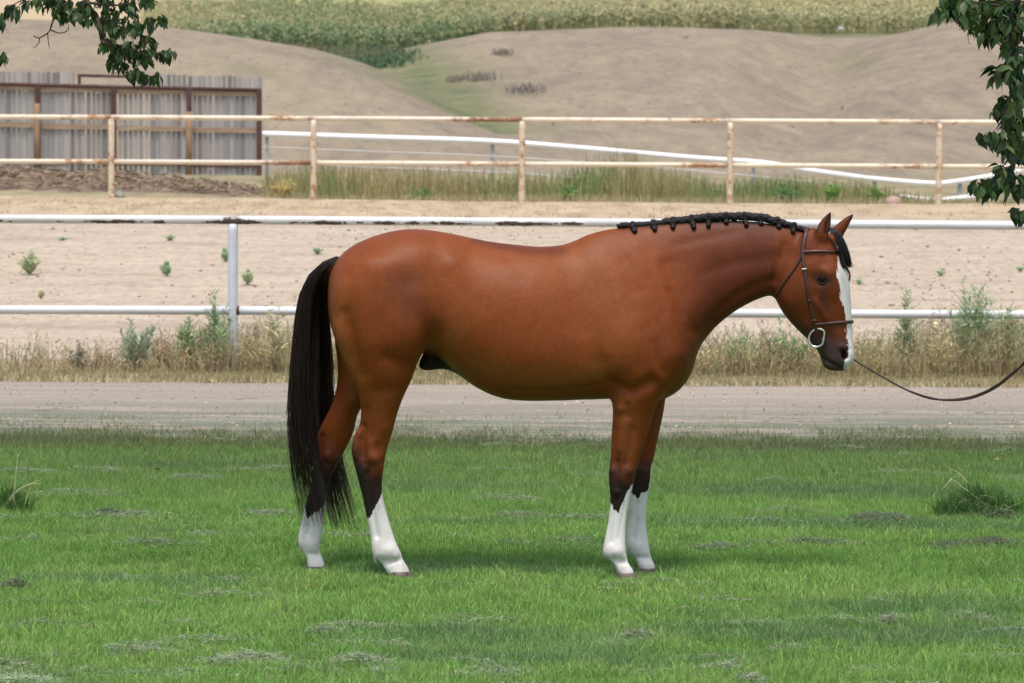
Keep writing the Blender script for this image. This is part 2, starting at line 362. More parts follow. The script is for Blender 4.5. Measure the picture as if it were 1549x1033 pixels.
# scattered cut grass on top
def cut_strands(n_, cx, cy, rx, ry, hz, seed, shade=1., length=.05, wid=.0022):
    """loose clippings heaped on the lawn"""
    r_ = np.random.default_rng(seed); rr = r_.random(n_)**.6; a = r_.uniform(0, 2*np.pi, n_)
    lump = 1+.35*np.sin(3*a+r_.random()*6)+.2*np.sin(5*a+r_.random()*6); rr = rr*lump
    x = cx+rx*rr*np.cos(a); y = cy+ry*rr*np.sin(a); z = .006+(hz*.8*np.clip(1-rr**1.4, .12, 1)*(.55+.6*r_.random(n_)))*(1+.4*vnoise(x, y, .09, seed))
    th = r_.uniform(0, 2*np.pi, n_); el = r_.normal(0, .32, n_); L_ = length*r_.lognormal(0, .35, n_)
    d_ = np.stack([np.cos(th)*np.cos(el), np.sin(th)*np.cos(el), np.sin(el)], 1)*L_[:, None]*.5
    c0 = np.stack([x, y, np.maximum(z, .008)], 1); p0 = c0-d_; p2 = c0+d_; p1 = c0+np.stack([-np.sin(th), np.cos(th), np.full(n_, .6)], 1)*(L_*.10*r_.normal(0, 1, n_))[:, None]
    Pn = np.stack([p0, p1, p2], 1); Pn[..., 2] = np.maximum(Pn[..., 2], .002)
    base = np.array([.25, .32, .185]); pale = np.array([.40, .44, .30]); dk = np.array([.15, .21, .105])
    k = r_.random((n_, 1)); c = np.where(k < .55, base, np.where(k < .8, pale, dk))*r_.lognormal(0, .2, (n_, 1))*shade
    V_, q, cc = strands(Pn, wid*np.ones((n_, 3))*np.array([.8, 1, .5]), c)
    return V_, q, cc
clip_m = vcol_mat('cut_grass', .8, .2)
V_l, q_l, c_l, nn = [], [], [], 0
rs = np.random.default_rng(5)
for k in range(120):
    row = rs.choice([15.0, 15.6, 13.4, 13.0, 14.2, 17.2, 18.3, 19.6, 21.0, 23.0, 12.6]); cy = row+rs.normal(0, .16); cx = rs.uniform(-1, 1)*(.16*cy+.2)
    V_, q, cc = cut_strands(int(rs.uniform(70, 260)), cx, cy, rs.uniform(.08, .42), rs.uniform(.04, .12), .03, 1000+k, .95, .045, .0017)
    V_l.append(V_); q_l.append(q+nn); c_l.append(cc); nn += len(V_)
tag(link('loose_clippings', np_mesh('loose_clippings', np.concatenate(V_l), np.concatenate(q_l), None, np.concatenate(c_l)), clip_m), kind='stuff')
G_ = 'heaps of cut grass left on the lawn'
for px_, py_, wpx, hpx, n_, sh, lab in [
  (1335, 781, 120, 24, 1500, .72, 'long low heap of grey cut grass left of the tall tuft'), (1222, 819, 78, 22, 900, .58, 'small dark heap of cut grass right of the front hooves'), (1485, 818, 150, 25, 1500, .60, 'broad dark heap of cut grass below the tall tuft'),
  (1500, 771, 100, 36, 1500, .8, 'brownish heap of cut grass against the tall tuft'), (1090, 826, 70, 12, 600, .9, 'thin flat patch of cut grass beside the front hooves'), (490, 958, 62, 20, 800, 1., 'round tousled heap of cut grass below the left hind hoof'),
  (1352, 937, 56, 16, 600, 1., 'round heap of cut grass low on the right of the lawn'), (1462, 933, 84, 16, 800, 1., 'wide heap of cut grass low at far right of the lawn'), (965, 962, 60, 24, 800, .95, 'greenish heap of cut grass below the front hooves'),
  (375, 998, 150, 22, 1700, 1.1, 'long pale heap of cut grass near the bottom left'), (545, 1000, 120, 28, 1500, 1.1, 'pale tangled heap of cut grass near the bottom middle'), (25, 888, 60, 28, 800, .55, 'dark heap of cut grass at the left edge of the lawn'),
  (80, 998, 50, 14, 600, .95, 'small heap of cut grass near the bottom left corner'), (30, 1030, 140, 26, 1900, 1.35, 'pale straw coloured heap of cut grass in the bottom left corner'), (160, 776, 60, 13, 500, .55, 'flat dark patch of cut grass left of the tail'),
  (290, 722, 90, 12, 700, .9, 'flat grey patch of cut grass above left of the tail'), (410, 776, 90, 9, 600, .95, 'thin grey patch of cut grass just left of the tail'), (790, 779, 70, 8, 500, .95, 'thin grey patch of cut grass between the hind and front legs'),
  (1190, 773, 90, 10, 700, .95, 'thin grey patch of cut grass right of the front legs')]:
    q0 = hit(px_, py_+hpx*.4); rx = wpx/2*q0[1]/F; o = empty('grass_heap', (q0[0], q0[1], 0)); bpy.data.objects.remove(o)
    V_, q, cc = cut_strands(int(n_*1.6), q0[0], q0[1], rx, max(.06, rx*.42), hpx*.55*q0[1]/F, int(px_*7+py_), sh, .05, .0014)
    o = link('grass_heap', np_mesh('grass_heap', V_, q, None, cc), clip_m); tag(o, lab, 'cut grass', G_)
# gravel stones
mb = MB(); ico = np.array([[0, 0, 1], [.9, 0, .3], [.28, .85, .3], [-.72, .53, .3], [-.72, -.53, .3], [.28, -.85, .3], [0, 0, -.5]]); icf = np.array([[0, 1, 2], [0, 2, 3], [0, 3, 4], [0, 4, 5], [0, 5, 1], [6, 2, 1], [6, 3, 2], [6, 4, 3], [6, 5, 4], [6, 1, 5]])
n_ = 3200; y = rng.uniform(24.2, 29.4, n_); x = rng.uniform(-1, 1, n_)*(.16*y+1); s = np.minimum(.005*rng.lognormal(0, .55, n_), .014)
a = rng.uniform(0, 6.28, n_); ca, sa = np.cos(a), np.sin(a)
B = ico[None]*s[:, None, None]*rng.uniform(.7, 1.3, (n_, 7, 1)); Vg = np.stack([B[..., 0]*ca[:, None]-B[..., 1]*sa[:, None], B[..., 0]*sa[:, None]+B[..., 1]*ca[:, None], B[..., 2]*.8], -1)+np.stack([x, y, np.full(n_, .018)], 1)[:, None]
cg = np.repeat(np.array([[.42, .36, .29]])*rng.lognormal(0, .3, (n_, 1)), 7, 0)
n2_ = 5200; y2 = rng.uniform(31.6, 58, n2_); x2 = rng.uniform(-1, 1, n2_)*(.158*y2+1); k2 = vnoise(x2*.5, y2*.25, .8, 55, 2)+.35*rng.normal(0, 1, n2_) > .05; x2, y2 = x2[k2], y2[k2]; n2_ = len(x2); s2 = np.minimum(.011*rng.lognormal(0, .5, n2_), .035)
B2 = ico[None]*s2[:, None, None]*rng.uniform(.6, 1.4, (n2_, 7, 3))*[1.3, 1, .6]+np.stack([x2, y2, H(x2, y2)+.004], 1)[:, None]
c2_ = np.repeat(np.array([[.27, .21, .155]])*rng.lognormal(0, .35, (n2_, 1)), 7, 0)
tag(link('paddock_clods', np_mesh('paddock_clods', B2.reshape(-1, 3), None, ((np.arange(n2_)*7)[:, None, None]+icf[None]).reshape(-1, 3), c2_, False), vcol_mat('clod', .95, .1)), kind='stuff')
tag(link('road_gravel', np_mesh('road_gravel', Vg.reshape(-1, 3), None, (np.arange(n_)*7)[:, None, None]+icf[None] if False else ((np.arange(n_)*7)[:, None, None]+icf[None]).reshape(-1, 3), cg, False), vcol_mat('gravel_stone', .9, .2)), kind='stuff')
# ------------------------------------------------------------------ pipe fences
def paint(name, white, rust, lo, hi, flake=False, dirt=.3, xs=1., patch=None, grad=0.):
    g = NT(name, .5, .35); v = g.coord('Object')
    n1 = g.noise(7, 5, .7, g.coord('Object', (xs, 1, 1))); n2 = g.noise(38, 4, .7, g.coord('Object', (.45, 1, 1))); n3 = g.noise(3.6, 5, .65)
    r_ = g.ramp(g.noise(30, 4), [(.3, tuple(c*.45 for c in rust)), (.6, rust), (.8, tuple(min(1, c*1.5) for c in rust))])
    w_ = g.ramp(n1, [(.3, tuple(c*(1-dirt) for c in white)), (.6, white)])
    msk = g.math('ADD', g.math('MULTIPLY', n1, .6), g.math('MULTIPLY', n2, .4)); msk = g.math('ADD', msk, g.math('MULTIPLY', g.math('SUBTRACT', n3, .5), .45))
    f = g.step(msk, lo, hi)
    if flake:                                            # paint has flaked off along the underside of the rail
        z_ = g.sep(g.n.new('ShaderNodeTexCoord').outputs['Generated'], 2)
        bell = g.math('SUBTRACT', 1., g.math('MULTIPLY', g.math('ABSOLUTE', g.math('SUBTRACT', z_, .32)), 3.9))
        bell = g.math('MULTIPLY', g.math('MAXIMUM', bell, -.4), g.step(n3, .36, .60)); msk = g.math('ADD', msk, g.math('MULTIPLY', bell, .21))
        pt = g.step(g.math('ABSOLUTE', g.math('SUBTRACT', g.sep(v, 0), patch)), .20, .04)
        f = g.step(g.math('ADD', msk, g.math('MULTIPLY', pt, .19)), lo, hi)
    if grad: f = g.step(g.math('ADD', msk, g.math('MULTIPLY', g.step(g.sep(g.n.new('ShaderNodeTexCoord').outputs['Generated'], 0), .55, 1.0), grad)), lo, hi)
    g.set('Base Color', g.mix(f, w_, r_)); g.set('Roughness', g.mix(f, (.45,)*3, (.9,)*3)); g.bump(g.math('SUBTRACT', n2, f), .25, .004); return g.m
p_clean = paint('white_pipe_paint', (.70, .71, .72), (.16, .09, .05), .66, .70, dirt=.10, xs=.4)
p_flake = paint('flaking_white_paint', (.70, .70, .68), (.135, .10, .075), .61, .64, True, .25, .35, P(352, 330, 30.7)[0])
p_rust = paint('bare_rusty_pipe', (.20, .12, .09), (.11, .06, .045), .40, .6)
def rail(name, parent, a, b, r_, mat, n=14, m_=14, wob=.0):
    """local mesh around its own middle so generated coordinates follow the pipe"""
    a, b = np.array(a), np.array(b); t = np.linspace(0, 1, m_)[:, None]; Pn = a*(1-t)+b*t
    if wob: Pn = Pn+np.stack([0*t[:, 0], 0*t[:, 0], -wob*np.sin(np.pi*t[:, 0])], 1)
    mb = MB(); mb.tube(Pn, r_, n); return mb.build(name, mat, parent)
FD = 30.7
f1 = tag(empty('pipe_fence', hit(352, 560)), 'white two rail pipe fence with flaking paint close behind the horse', 'fence')
fz = lambda px: P(px, np.interp(px, [0, 1549], [330, 341.5]), FD); fl = lambda px: P(px, np.interp(px, [0, 1549], [467.5, 476.5]), FD)
posts = [-285, 352.5, 992, 1632]; ends = [-900]+posts+[2260]
for i in range(len(ends)-1):
    a, b = ends[i], ends[i+1]
    rail('top_rail', f1, fz(a), fz(b), .0405, p_flake if b < 1000 else p_clean, m_=20)
    rail('lower_rail', f1, fl(a)+[.038, 0, 0], fl(b)-[.038, 0, 0], .0405, p_clean, m_=20)
p_post = paint('white_post_paint', (.62, .65, .69), (.055, .04, .03), .665, .68, dirt=.14)
for px in posts:
    top = fz(px); top[2] -= .036; bot = top.copy(); bot[2] = -.05
    post_o = rail('post', f1, bot, top, .046, p_post, m_=24)
    for s_ in (-1, 1):
        c = fl(px)+[s_*.047, 0, 0]; mb = MB(); mb.tube([c-[.012, 0, 0], c, c+[.012, 0, 0]], [.042, .0455, .042], 14); mb.build('weld', p_rust if s_ > 0 else p_post, post_o)

p_cream = paint('rusting_cream_paint', (.75, .665, .52), (.42, .215, .09), .53, .70, dirt=.12, xs=.35, grad=.14)
p_crust = paint('mostly_rusted_paint', (.74, .65, .52), (.32, .18, .10), .53, .70, dirt=.2, xs=.4, grad=.22)
p_cpost = paint('rust_streaked_post_paint', (.73, .62, .46), (.42, .21, .10), .46, .63, dirt=.2)
f2 = tag(empty('pipe_fence', hit(790, 300)), 'rust streaked cream pipe fence along the far side of the sandy paddock', 'fence')
F2 = 61.0
gz = lambda px, d_=0: P(px, np.interp(px, [0, 1549], [176.3, 185.3])+d_, F2); gl = lambda px: P(px, np.interp(px, [0, 1549], [243.5, 252.5]), F2)
posts = [-448, -140, 168.5, 474.5, 790, 1105, 1421, 1738, 2050]
for i in range(len(posts)-1):
    a, b = posts[i], posts[i+1]; k = (a+b)/2
    rail('top_rail', f2, gz(a), gz(b), .046, p_crust if 450 < k < 700 else p_cream, m_=12)
    rail('lower_rail', f2, gl(a)+[.05, 0, 0], gl(b)-[.05, 0, 0], .046, p_crust if 170 < k < 480 else p_cream, m_=12)
for px in posts:
    top = gz(px); top[2] -= .03; bot = top.copy(); bot[2] = float(H(top[0], F2))-.1
    rail('post', f2, bot, top, .058, p_cpost, m_=14)

# far white rail with wires and thin posts, sagging into the hollow
vin = NT('white_rail_vinyl', .5, .35).set('Base Color', (.90, .90, .89)).m
galv = NT('galvanised_post', .55, .4).set('Base Color', (.36, .38, .38)).m
wire = NT('white_wire', .5, .3).set('Base Color', (.62, .61, .58)).m
f3 = tag(empty('rail_fence', hit(745, 292)), 'far white single rail fence with thin wires running down below the bare hills', 'fence')
F3 = 84.
def band(par, pts, hpx, mat, name='rail', dep=F3, thick=.035):
    pl = spline(pts, 6); Pn = P(pl[:, 0], pl[:, 1], dep); hh = np.interp(pl[:, 0], [400, 1549], hpx)/2*dep/F
    mb = MB(); n_ = len(Pn); rings = np.stack([Pn+np.stack([0*hh, 0*hh+sy*thick, sz*hh], 1) for sy, sz in ((-1, -1), (-1, 1), (1, 1), (1, -1))], 1)
    i, j = np.meshgrid(np.arange(n_-1), np.arange(4), indexing='ij'); j2 = (j+1) % 4
    mb.add(rings.reshape(-1, 3), np.concatenate([np.stack([i*4+j, (i+1)*4+j, (i+1)*4+j2, i*4+j2], -1).reshape(-1, 4), [[0, 1, 2, 3], [4*n_-1, 4*n_-2, 4*n_-3, 4*n_-4]]]))
    return mb.build(name, mat, par, False)
def prail(par, pts, hpx, dep):
    pl = spline(pts, 6); mb = MB(); mb.tube(P(pl[:, 0], pl[:, 1], dep), np.interp(pl[:, 0], [400, 1549], hpx)/2*dep/F, 10); return mb.build('rail', vin, par)
prail(f3, [(397, 202.5), (560, 208), (745, 214), (900, 226), (1050, 239), (1150, 246), (1220, 257), (1310, 269.5)], (9.5, 8), F3)
def wirep(par, pts, rpx, dep=F3):
    pl = spline(pts, 6); mb = MB(); mb.tube(P(pl[:, 0], pl[:, 1], dep), rpx*dep/F, 6); return mb.build('wire', wire, par)
wirep(f3, [(397, 222), (560, 229), (745, 236), (900, 247), (1050, 258), (1180, 270), (1300, 282)], 1.0)
wirep(f3, [(397, 246), (560, 253), (745, 260), (900, 271), (1050, 283), (1180, 295)], 1.0)
for px, py in ((404, 200), (745, 212), (1140, 243)):
    t_ = P(px, py, F3+.08); b_ = t_.copy(); b_[2] = float(H(t_[0], F3))-.1; mb = MB(); mb.tube([b_, t_], .045, 8); mb.build('post', galv, f3)
f4 = tag(empty('rail_fence', hit(1452, 300)), 'short white two rail fence curving up at the right behind the rusty fence', 'fence')
prail(f4, [(1306, 269), (1360, 274), (1415, 277.5), (1450, 274), (1500, 266), (1560, 255), (1620, 245)], (8, 8), 82.)
prail(f4, [(1362, 297), (1400, 302), (1420, 303), (1450, 300), (1500, 293), (1560, 281), (1620, 270)], (8, 8), 82.)
for px, py in ((1323, 266), (1452, 270), (1560, 250)):
    t_ = P(px, py, 82.1); b_ = t_.copy(); b_[2] = float(H(t_[0], 82))-.3; mb = MB(); mb.tube([b_, t_], .06, 8); mb.build('post', galv, f4)

# ------------------------------------------------------------------ board windbreaks
wood = NT('weathered_board', .85, .2)
rn = wood.rand(); gv = wood.coord('Object', (6, 6, .5)); n1 = wood.noise(3, 5, .65, gv)
c = wood.ramp(n1, [(.3, (.23, .225, .22)), (.5, (.37, .365, .355)), (.72, (.50, .495, .485))])
c = wood.mix(1., c, wood.ramp(rn, [(0., (.55, .54, .54)), (.35, (.90, .89, .89)), (.7, (1.0, .94, .88)), (1., (1.2, 1.2, 1.2))]), 'MULTIPLY')
c = wood.mix(wood.math('MULTIPLY', wood.step(wood.noise(.8, 4, .6, wood.coord('Object', (3, 3, .6))), .56, .70), .5), c, (.26, .17, .11))
wood.set('Base Color', c); wood.bump(n1, .4, .01); wood = wood.m
steel = paint('red_brown_steel', (.12, .060, .052), (.075, .035, .03), .45, .65)
plank = NT('orange_wood', .85, .2); plank.set('Base Color', plank.ramp(plank.noise(2, 5, .65, plank.coord('Object', (.6, 6, 6))), [(.3, (.22, .145, .095)), (.5, (.34, .245, .17)), (.7, (.46, .37, .28))])); plank = plank.m
polew = NT('wood_post', .85, .2); polew.set('Base Color', polew.ramp(polew.noise(3, 4, .6, polew.coord('Object', (5, 5, .8))), [(.3, (.19, .12, .07)), (.7, (.34, .23, .14))])); polew = polew.m
WD = 100.
def wx(px, d_=WD): return float(P(px, 200, d_)[0])
def wz(py, px=200, d_=WD): return float(P(px, py, d_)[2])
wb = tag(empty('board_fence', (wx(200), WD, wz(270))), 'tall weathered grey board windbreak with red brown steel frame and orange planks', 'fence')
def tilt(px): return (px-200)*.006+ (px-0)*.018        # the picture's slight lean and the panel running gently away
bw = 8.05
base_me = {}
def board(par, px, w_, y_top, y_bot, dep, k):
    x0, x1 = wx(px, dep), wx(px+w_, dep); zt = wz(y_top, px, dep); zb = wz(y_bot, px, dep); W_ = x1-x0
    key = (par.name, k % 4)
    if key not in base_me:
        mb = MB(); mb.box((0, 0, .5), (1, 1, 1)); me = mb.mesh('board', False); me.materials.append(wood)
        base_me[key] = me
    o = bpy.data.objects.new('board', base_me[key]); COL.objects.link(o); o.parent = par; o.matrix_parent_inverse = Matrix.Translation(-Vector(par.location))
    o.location = ((x0+x1)/2, dep+rng.normal(0, .012), zb); o.scale = (W_*rng.uniform(.70, .90), .022, zt-zb); o.rotation_euler = (0, rng.normal(0, .004), rng.normal(0, .05)); return o
k = 0; px = -120.
while px < 390:
    board(wb, px, bw*rng.uniform(.9, 1.1), 137+tilt(px)+rng.normal(0, .6), 262+tilt(px)*1.2+rng.normal(0, 1.5) if rng.random() < .97 else 255, WD, k); px += bw; k += 1
ft = lambda px, py, d_=WD: np.array([wx(px, d_), d_, wz(py+tilt(px), px, d_)])
mb = MB(); mb.tube([ft(-120, 128, WD-.1), ft(395, 128, WD-.1)], .055, 8); mb.build('top_beam', steel, wb)
for px in (-60, 57, 172, 286, 392):
    a = ft(px, 128, WD-.1); b = ft(px, 268, WD-.1); b[2] = float(H(b[0], WD))-.2
    mb = MB(); mb.box((a+b)/2, (.15, .10, a[2]-b[2]), None); mb.build('steel_post', steel, wb, False)
for a, b in ((-58, 54), (61, 168), (176, 282), (291, 388)):
    for py, hh, mt, nm in ((133.5, .17, plank, 'top_plank'), (190, .15, plank, 'middle_plank'), (244.5, .07, steel, 'lower_bar')):
        u_, v_ = ft(a, py, WD-.06), ft(b, py, WD-.06); mb = MB(); mb.box((u_+v_)/2, (v_[0]-u_[0], .05, hh), None); mb.build(nm, mt, wb, False)
for px, y0 in ((56, 156), (286, 163)):
    a = ft(px, y0, WD-.24); b = ft(px, 270, WD-.24); b[2] = float(H(b[0], WD))-.2
    mb = MB(); mb.tube([b, a], .095, 10); mb.build('wood_post', polew, wb)
W2 = 106.
wc_ = tag(empty('board_fence', (wx(150, W2), W2, wz(260))), 'grey board windbreak standing behind the red brown framed one with an open gateway', 'fence')
px = -120.; k = 0
while px < 392:
    if not (116 < px+4 < 226): board(wc_, px, 7.6*rng.uniform(.9, 1.1), 108+.0205*px+rng.normal(0, .6), 262, W2, k)
    px += 7.6; k += 1
for px in (120, 222):
    a = P(px, 111+.0205*px, W2-.05); b = a.copy(); b[2] = float(H(b[0], W2))-.2; mb = MB(); mb.box((a+b)/2, (.10, .10, a[2]-b[2])); mb.build('gate_post', steel, wc_, False)
a, b = P(118, 114, W2-.06), P(224, 116, W2-.06); mb = MB(); mb.tube([a, b], .05, 8); mb.build('gate_beam', steel, wc_)

# earth and old bedding heaped in front of the windbreak
dm = NT('heaped_earth', .95, .1); n1 = dm.noise(1.3, 6, .75, dm.coord('Object', (.8, .45, 1.6))); n2 = dm.noise(5, 5, .75, dm.coord('Object', (1, .5, 1)))
c = dm.mix(.5, dm.ramp(n1, [(.38, (.06, .038, .028)), (.5, (.16, .105, .07)), (.62, (.36, .27, .18))]), dm.ramp(n2, [(.3, (.05, .035, .03)), (.5, (.17, .12, .09)), (.72, (.40, .31, .22))]))
dm.set('Base Color', c); dm.bump(n2, .8, .12)
xs = np.linspace(wx(-140, 75), wx(560, 75), 240); ys = np.linspace(64.5, 86, 110)
def bank(x, y):
    pxx = 774.5+F*x/74
    t = np.exp(-((y-74)/np.where(y < 74, 4.3, 5))**2); e = (1-sm(300, 540, pxx)*.8)*(1-sm(480, 560, pxx))
    return H(x, y)-.12+e*t*(.40-.20*sm(0, 380, pxx))+e*t*(.20*vnoise(x, y, 1.1, 91, 3)+.12*vnoise(x, y, .32, 92, 2))
V_, q_ = grid(xs, ys, 0, bank)
tag(link('earth_bank', np_mesh('earth_bank', V_, q_), dm.m), kind='structure')
n_ = 5200; x = rng.uniform(wx(-140, 75), wx(540, 75), n_); y = rng.uniform(66, 80, n_); z = bank(x, y); k = (z > H(x, y)+.02)&(vnoise(x, y, .9, 93, 2) > -.25); x, y, z = x[k], y[k], z[k]; n_ = len(x)
th = rng.uniform(0, 6.28, n_); L_ = .16*rng.lognormal(0, .4, n_); d_ = np.stack([np.cos(th)*L_, np.sin(th)*L_, rng.normal(0, .35, n_)*L_], 1); c0 = np.stack([x, y, z+.03], 1)
V_, q_, c_ = strands(np.stack([c0-d_/2, c0+[0, 0, .01], c0+d_/2], 1), np.full((n_, 3), .012), np.array([.40, .31, .20])*np.where(rng.random((n_, 1)) < .35, .28, 1)*rng.lognormal(0, .25, (n_, 1)))
tag(link('bedding_straw', np_mesh('bedding_straw', V_, q_, None, c_), vcol_mat('straw', .9, .1)), kind='stuff')
# ------------------------------------------------------------------ the horse
D0 = 16.0
horse = tag(empty('horse', (0, D0, 0)), 'bay horse with braided black mane, white blaze and white socks standing on the lawn', 'horse')
def loft(secs, seg=36, sub=5, head=None, horiz=False):
    """secs: rows Tx,Ty, Bx,By (pixels), half width (m), lateral centre (m), egg, exponent"""
    S = spline(np.array(secs, float), sub)
    yc = D0+S[:, 5]
    T = P(S[:, 0], S[:, 1], yc); B = P(S[:, 2], S[:, 3], yc)
    ph = np.arange(seg)*2*np.pi/seg; c = np.cos(ph); s = np.sin(ph)
    V = []
    for i in range(len(S)):
        n_ = S[i, 7]; v = np.sign(c)*np.abs(c)**(2/n_); h = np.sign(s)*np.abs(s)**(2/n_)
        mid = (T[i]+B[i])/2; half = (T[i]-B[i])/2
        V.append(mid+v[:, None]*half+(S[i, 4]*h*(1-S[i, 6]*v))[:, None]*np.array([0, 1., 0]))
    V = np.array(V); k = len(V)
    allv = np.concatenate([V.reshape(-1, 3), V[0].mean(0)[None], V[-1].mean(0)[None]]); a = k*seg
    i, j = np.meshgrid(np.arange(k-1), np.arange(seg), indexing='ij'); j2 = (j+1) % seg
    q = np.stack([i*seg+j, i*seg+j2, (i+1)*seg+j2, (i+1)*seg+j], -1).reshape(-1, 4)
    t = [[a, (jj+1) % seg, jj] for jj in range(seg)]+[[a+1, (k-1)*seg+jj, (k-1)*seg+(jj+1) % seg] for jj in range(seg)]
    return allv, q, np.array(t)
TH = R(14)
HX0 = P(1205, 400, D0)[0]
def head_rot(V):
    V = V.copy(); u_ = V[:, 0]-HX0; w_ = V[:, 1]-D0
    V[:, 0] = HX0+u_*math.cos(TH)+w_*math.sin(TH); V[:, 1] = D0-u_*math.sin(TH)+w_*math.cos(TH); return V
def head_unrot(V):
    V = V.copy(); u_ = V[:, 0]-HX0; w_ = V[:, 1]-D0
    V[:, 0] = HX0+u_*math.cos(TH)-w_*math.sin(TH); V[:, 1] = D0+u_*math.sin(TH)+w_*math.cos(TH); return V
body_mb = MB()
torso = [  # topline / underline pairs, tail to poll
 (497, 428, 496, 462, .05, 0, 0, 2.0), (501, 408, 500, 490, .15, 0, 0, 2.1), (510, 392, 510, 520, .215, 0, 0, 2.2), (522, 379, 525, 545, .25, 0, .0, 2.2),
 (542, 366, 550, 556, .272, 0, .05, 2.25), (580, 352, 598, 548, .287, 0, .05, 2.25), (620, 345.5, 640, 527, .285, 0, .06, 2.2),
 (660, 349, 671, 545, .278, 0, .10, 2.2), (700, 356, 708, 578, .285, 0, .12, 2.2), (740, 364.5, 750, 600, .298, 0, .14, 2.2), (790, 370.5, 790, 606, .302, 0, .18, 2.2),
 (830, 372, 832, 606, .298, 0, .22, 2.2), (858, 368, 870, 605, .282, 0, .27, 2.2), (888, 354, 910, 604, .262, 0, .36, 2.2), (915, 346, 950, 604, .245, 0, .42, 2.1),
 (945, 342, 988, 608, .23, 0, .45, 2.1), (975, 338.5, 1024, 594, .21, 0, .44, 2.1), (1000, 336, 1047, 563, .18, 0, .42, 2.1), (1027, 334, 1057, 529, .148, 0, .38, 2.1),
 (1060, 333, 1077, 502, .124, 0, .33, 2.1), (1095, 332, 1104, 477, .108, 0, .30, 2.1), (1130, 333, 1138, 457, .098, 0, .28, 2.1), (1165, 337, 1166, 447, .09, 0, .25, 2.1),
 (1195, 343, 1185, 440, .078, 0, .2, 2.1), (1222, 352, 1200, 430, .06, 0, .1, 2.0)]
body_mb.add(*loft(torso, 44))
head = [  # face line / jaw line pairs, poll to lips
 (1229, 343, 1206, 366, .052, 0, 0, 2.0), (1250, 353, 1190, 384, .076, 0, .0, 2.2), (1268, 375, 1178, 410, .094, 0, .06, 2.4), (1281, 405, 1171, 438, .106, 0, .12, 2.6),
 (1286, 432, 1177, 462, .104, 0, .16, 2.6), (1288, 458, 1193, 484, .088, 0, .12, 2.5), (1289, 482, 1213, 505, .070, 0, .05, 2.4), (1290, 505, 1230, 521, .058, 0, -.02, 2.4),
 (1292, 524, 1240, 536, .055, 0, -.05, 2.4), (1293, 539, 1243, 547, .055, 0, -.02, 2.3), (1289, 550, 1246, 554, .046, 0, 0, 2.2), (1279, 560, 1255, 560, .028, 0, 0, 2.0)]
hv, hq, ht = loft(head, 40); body_mb.add(head_rot(hv), hq, ht)
def leg(rows, sub=4, seg=26):
    secs = [(r_, y_, l_, y_, w_, yc, 0, n_) for (y_, l_, r_, w_, yc, n_) in rows]
    body_mb.add(*loft(secs, seg, sub))
NH, FH, NF, FF = -.135, .155, -.135, .135
leg([(385, 545, 610, .06, -.16, 2), (400, 524, 640, .10, -.165, 2.1), (440, 500, 658, .125, -.165, 2.2), (480, 499, 660, .135, -.165, 2.2), (515, 506, 652, .135, -.165, 2.2), (530, 513, 644, .13, -.16, 2.2), (547, 520, 633, .122, -.158, 2.2), (572, 532, 625, .108, -.155, 2.2),
     (600, 542, 612, .09, -.15, 2.1), (620, 545, 604, .077, -.145, 2.1), (640, 544, 598, .066, -.14, 2.1), (657, 537.5, 593, .056, NH, 2.1), (675, 533, 587, .051, NH, 2.1), (692, 533, 583, .05, NH, 2.2),
     (712, 538, 580, .046, NH, 2.2), (735, 544, 578, .037, NH, 2.2), (755, 549, 580, .031, NH, 2.2), (782, 554, 587, .028, NH, 2.2), (808, 560, 595, .029, NH, 2.2), (826, 561.5, 602, .037, NH, 2.2), (837, 563, 607, .039, NH, 2.2), (844, 568, 609, .036, NH, 2.2),
     (850, 575, 612, .032, NH, 2.2), (860, 582, 618, .037, NH, 2.2), (867, 586, 620, .040, NH, 2.2), (875, 596, 617, .028, NH, 2.2)])
leg([(470, 500, 640, .10, .16, 2), (520, 506, 640, .12, .16, 2.2), (560, 510, 615, .105, .16, 2.2), (590, 507, 580, .09, .16, 2.1), (619, 497, 546, .074, .158, 2.1), (648, 483, 537, .06, FH, 2.1), (666, 479, 530, .052, FH, 2.1), (686, 479, 519, .05, FH, 2.2),
     (706, 477, 509, .045, FH, 2.2), (727, 472, 499, .036, FH, 2.2), (748, 466, 494, .03, FH, 2.2), (770, 460, 491, .028, FH, 2.2), (792, 455, 489, .029, FH, 2.2), (806, 452, 488, .034, FH, 2.2), (820, 451, 485, .037, FH, 2.2), (832, 457, 484, .033, FH, 2.2),
     (844, 464, 488, .033, FH, 2.2), (852, 464.5, 491, .039, FH, 2.2), (859, 466, 491, .038, FH, 2.2), (864, 471, 487, .03, FH, 2.2)])
leg([(470, 950, 1010, .04, -.165, 2), (500, 932, 1024, .075, -.165, 2.1), (530, 926, 1031, .092, -.165, 2.2), (560, 923, 1028, .094, -.16, 2.2), (585, 922, 1012, .088, -.155, 2.2), (605, 924, 999, .076, -.148, 2.2), (625, 926, 990, .066, -.14, 2.2), (650, 925, 982, .057, NF, 2.2),
     (680, 924, 972.5, .048, NF, 2.2), (703, 922, 965, .043, NF, 2.3), (720, 920.5, 960.5, .043, NF, 2.3), (737, 921.5, 957, .042, NF, 2.3), (752, 923, 953.5, .035, NF, 2.2), (768, 922.5, 950.5, .029, NF, 2.2), (793, 919, 947, .027, NF, 2.2), (816, 914.5, 946.5, .029, NF, 2.2),
     (832, 912, 947, .036, NF, 2.2), (842, 915.5, 948.5, .036, NF, 2.2), (852, 927, 951, .031, NF, 2.2), (861, 932, 957, .037, NF, 2.2), (868, 935, 959, .038, NF, 2.2), (876, 942, 956, .028, NF, 2.2)])
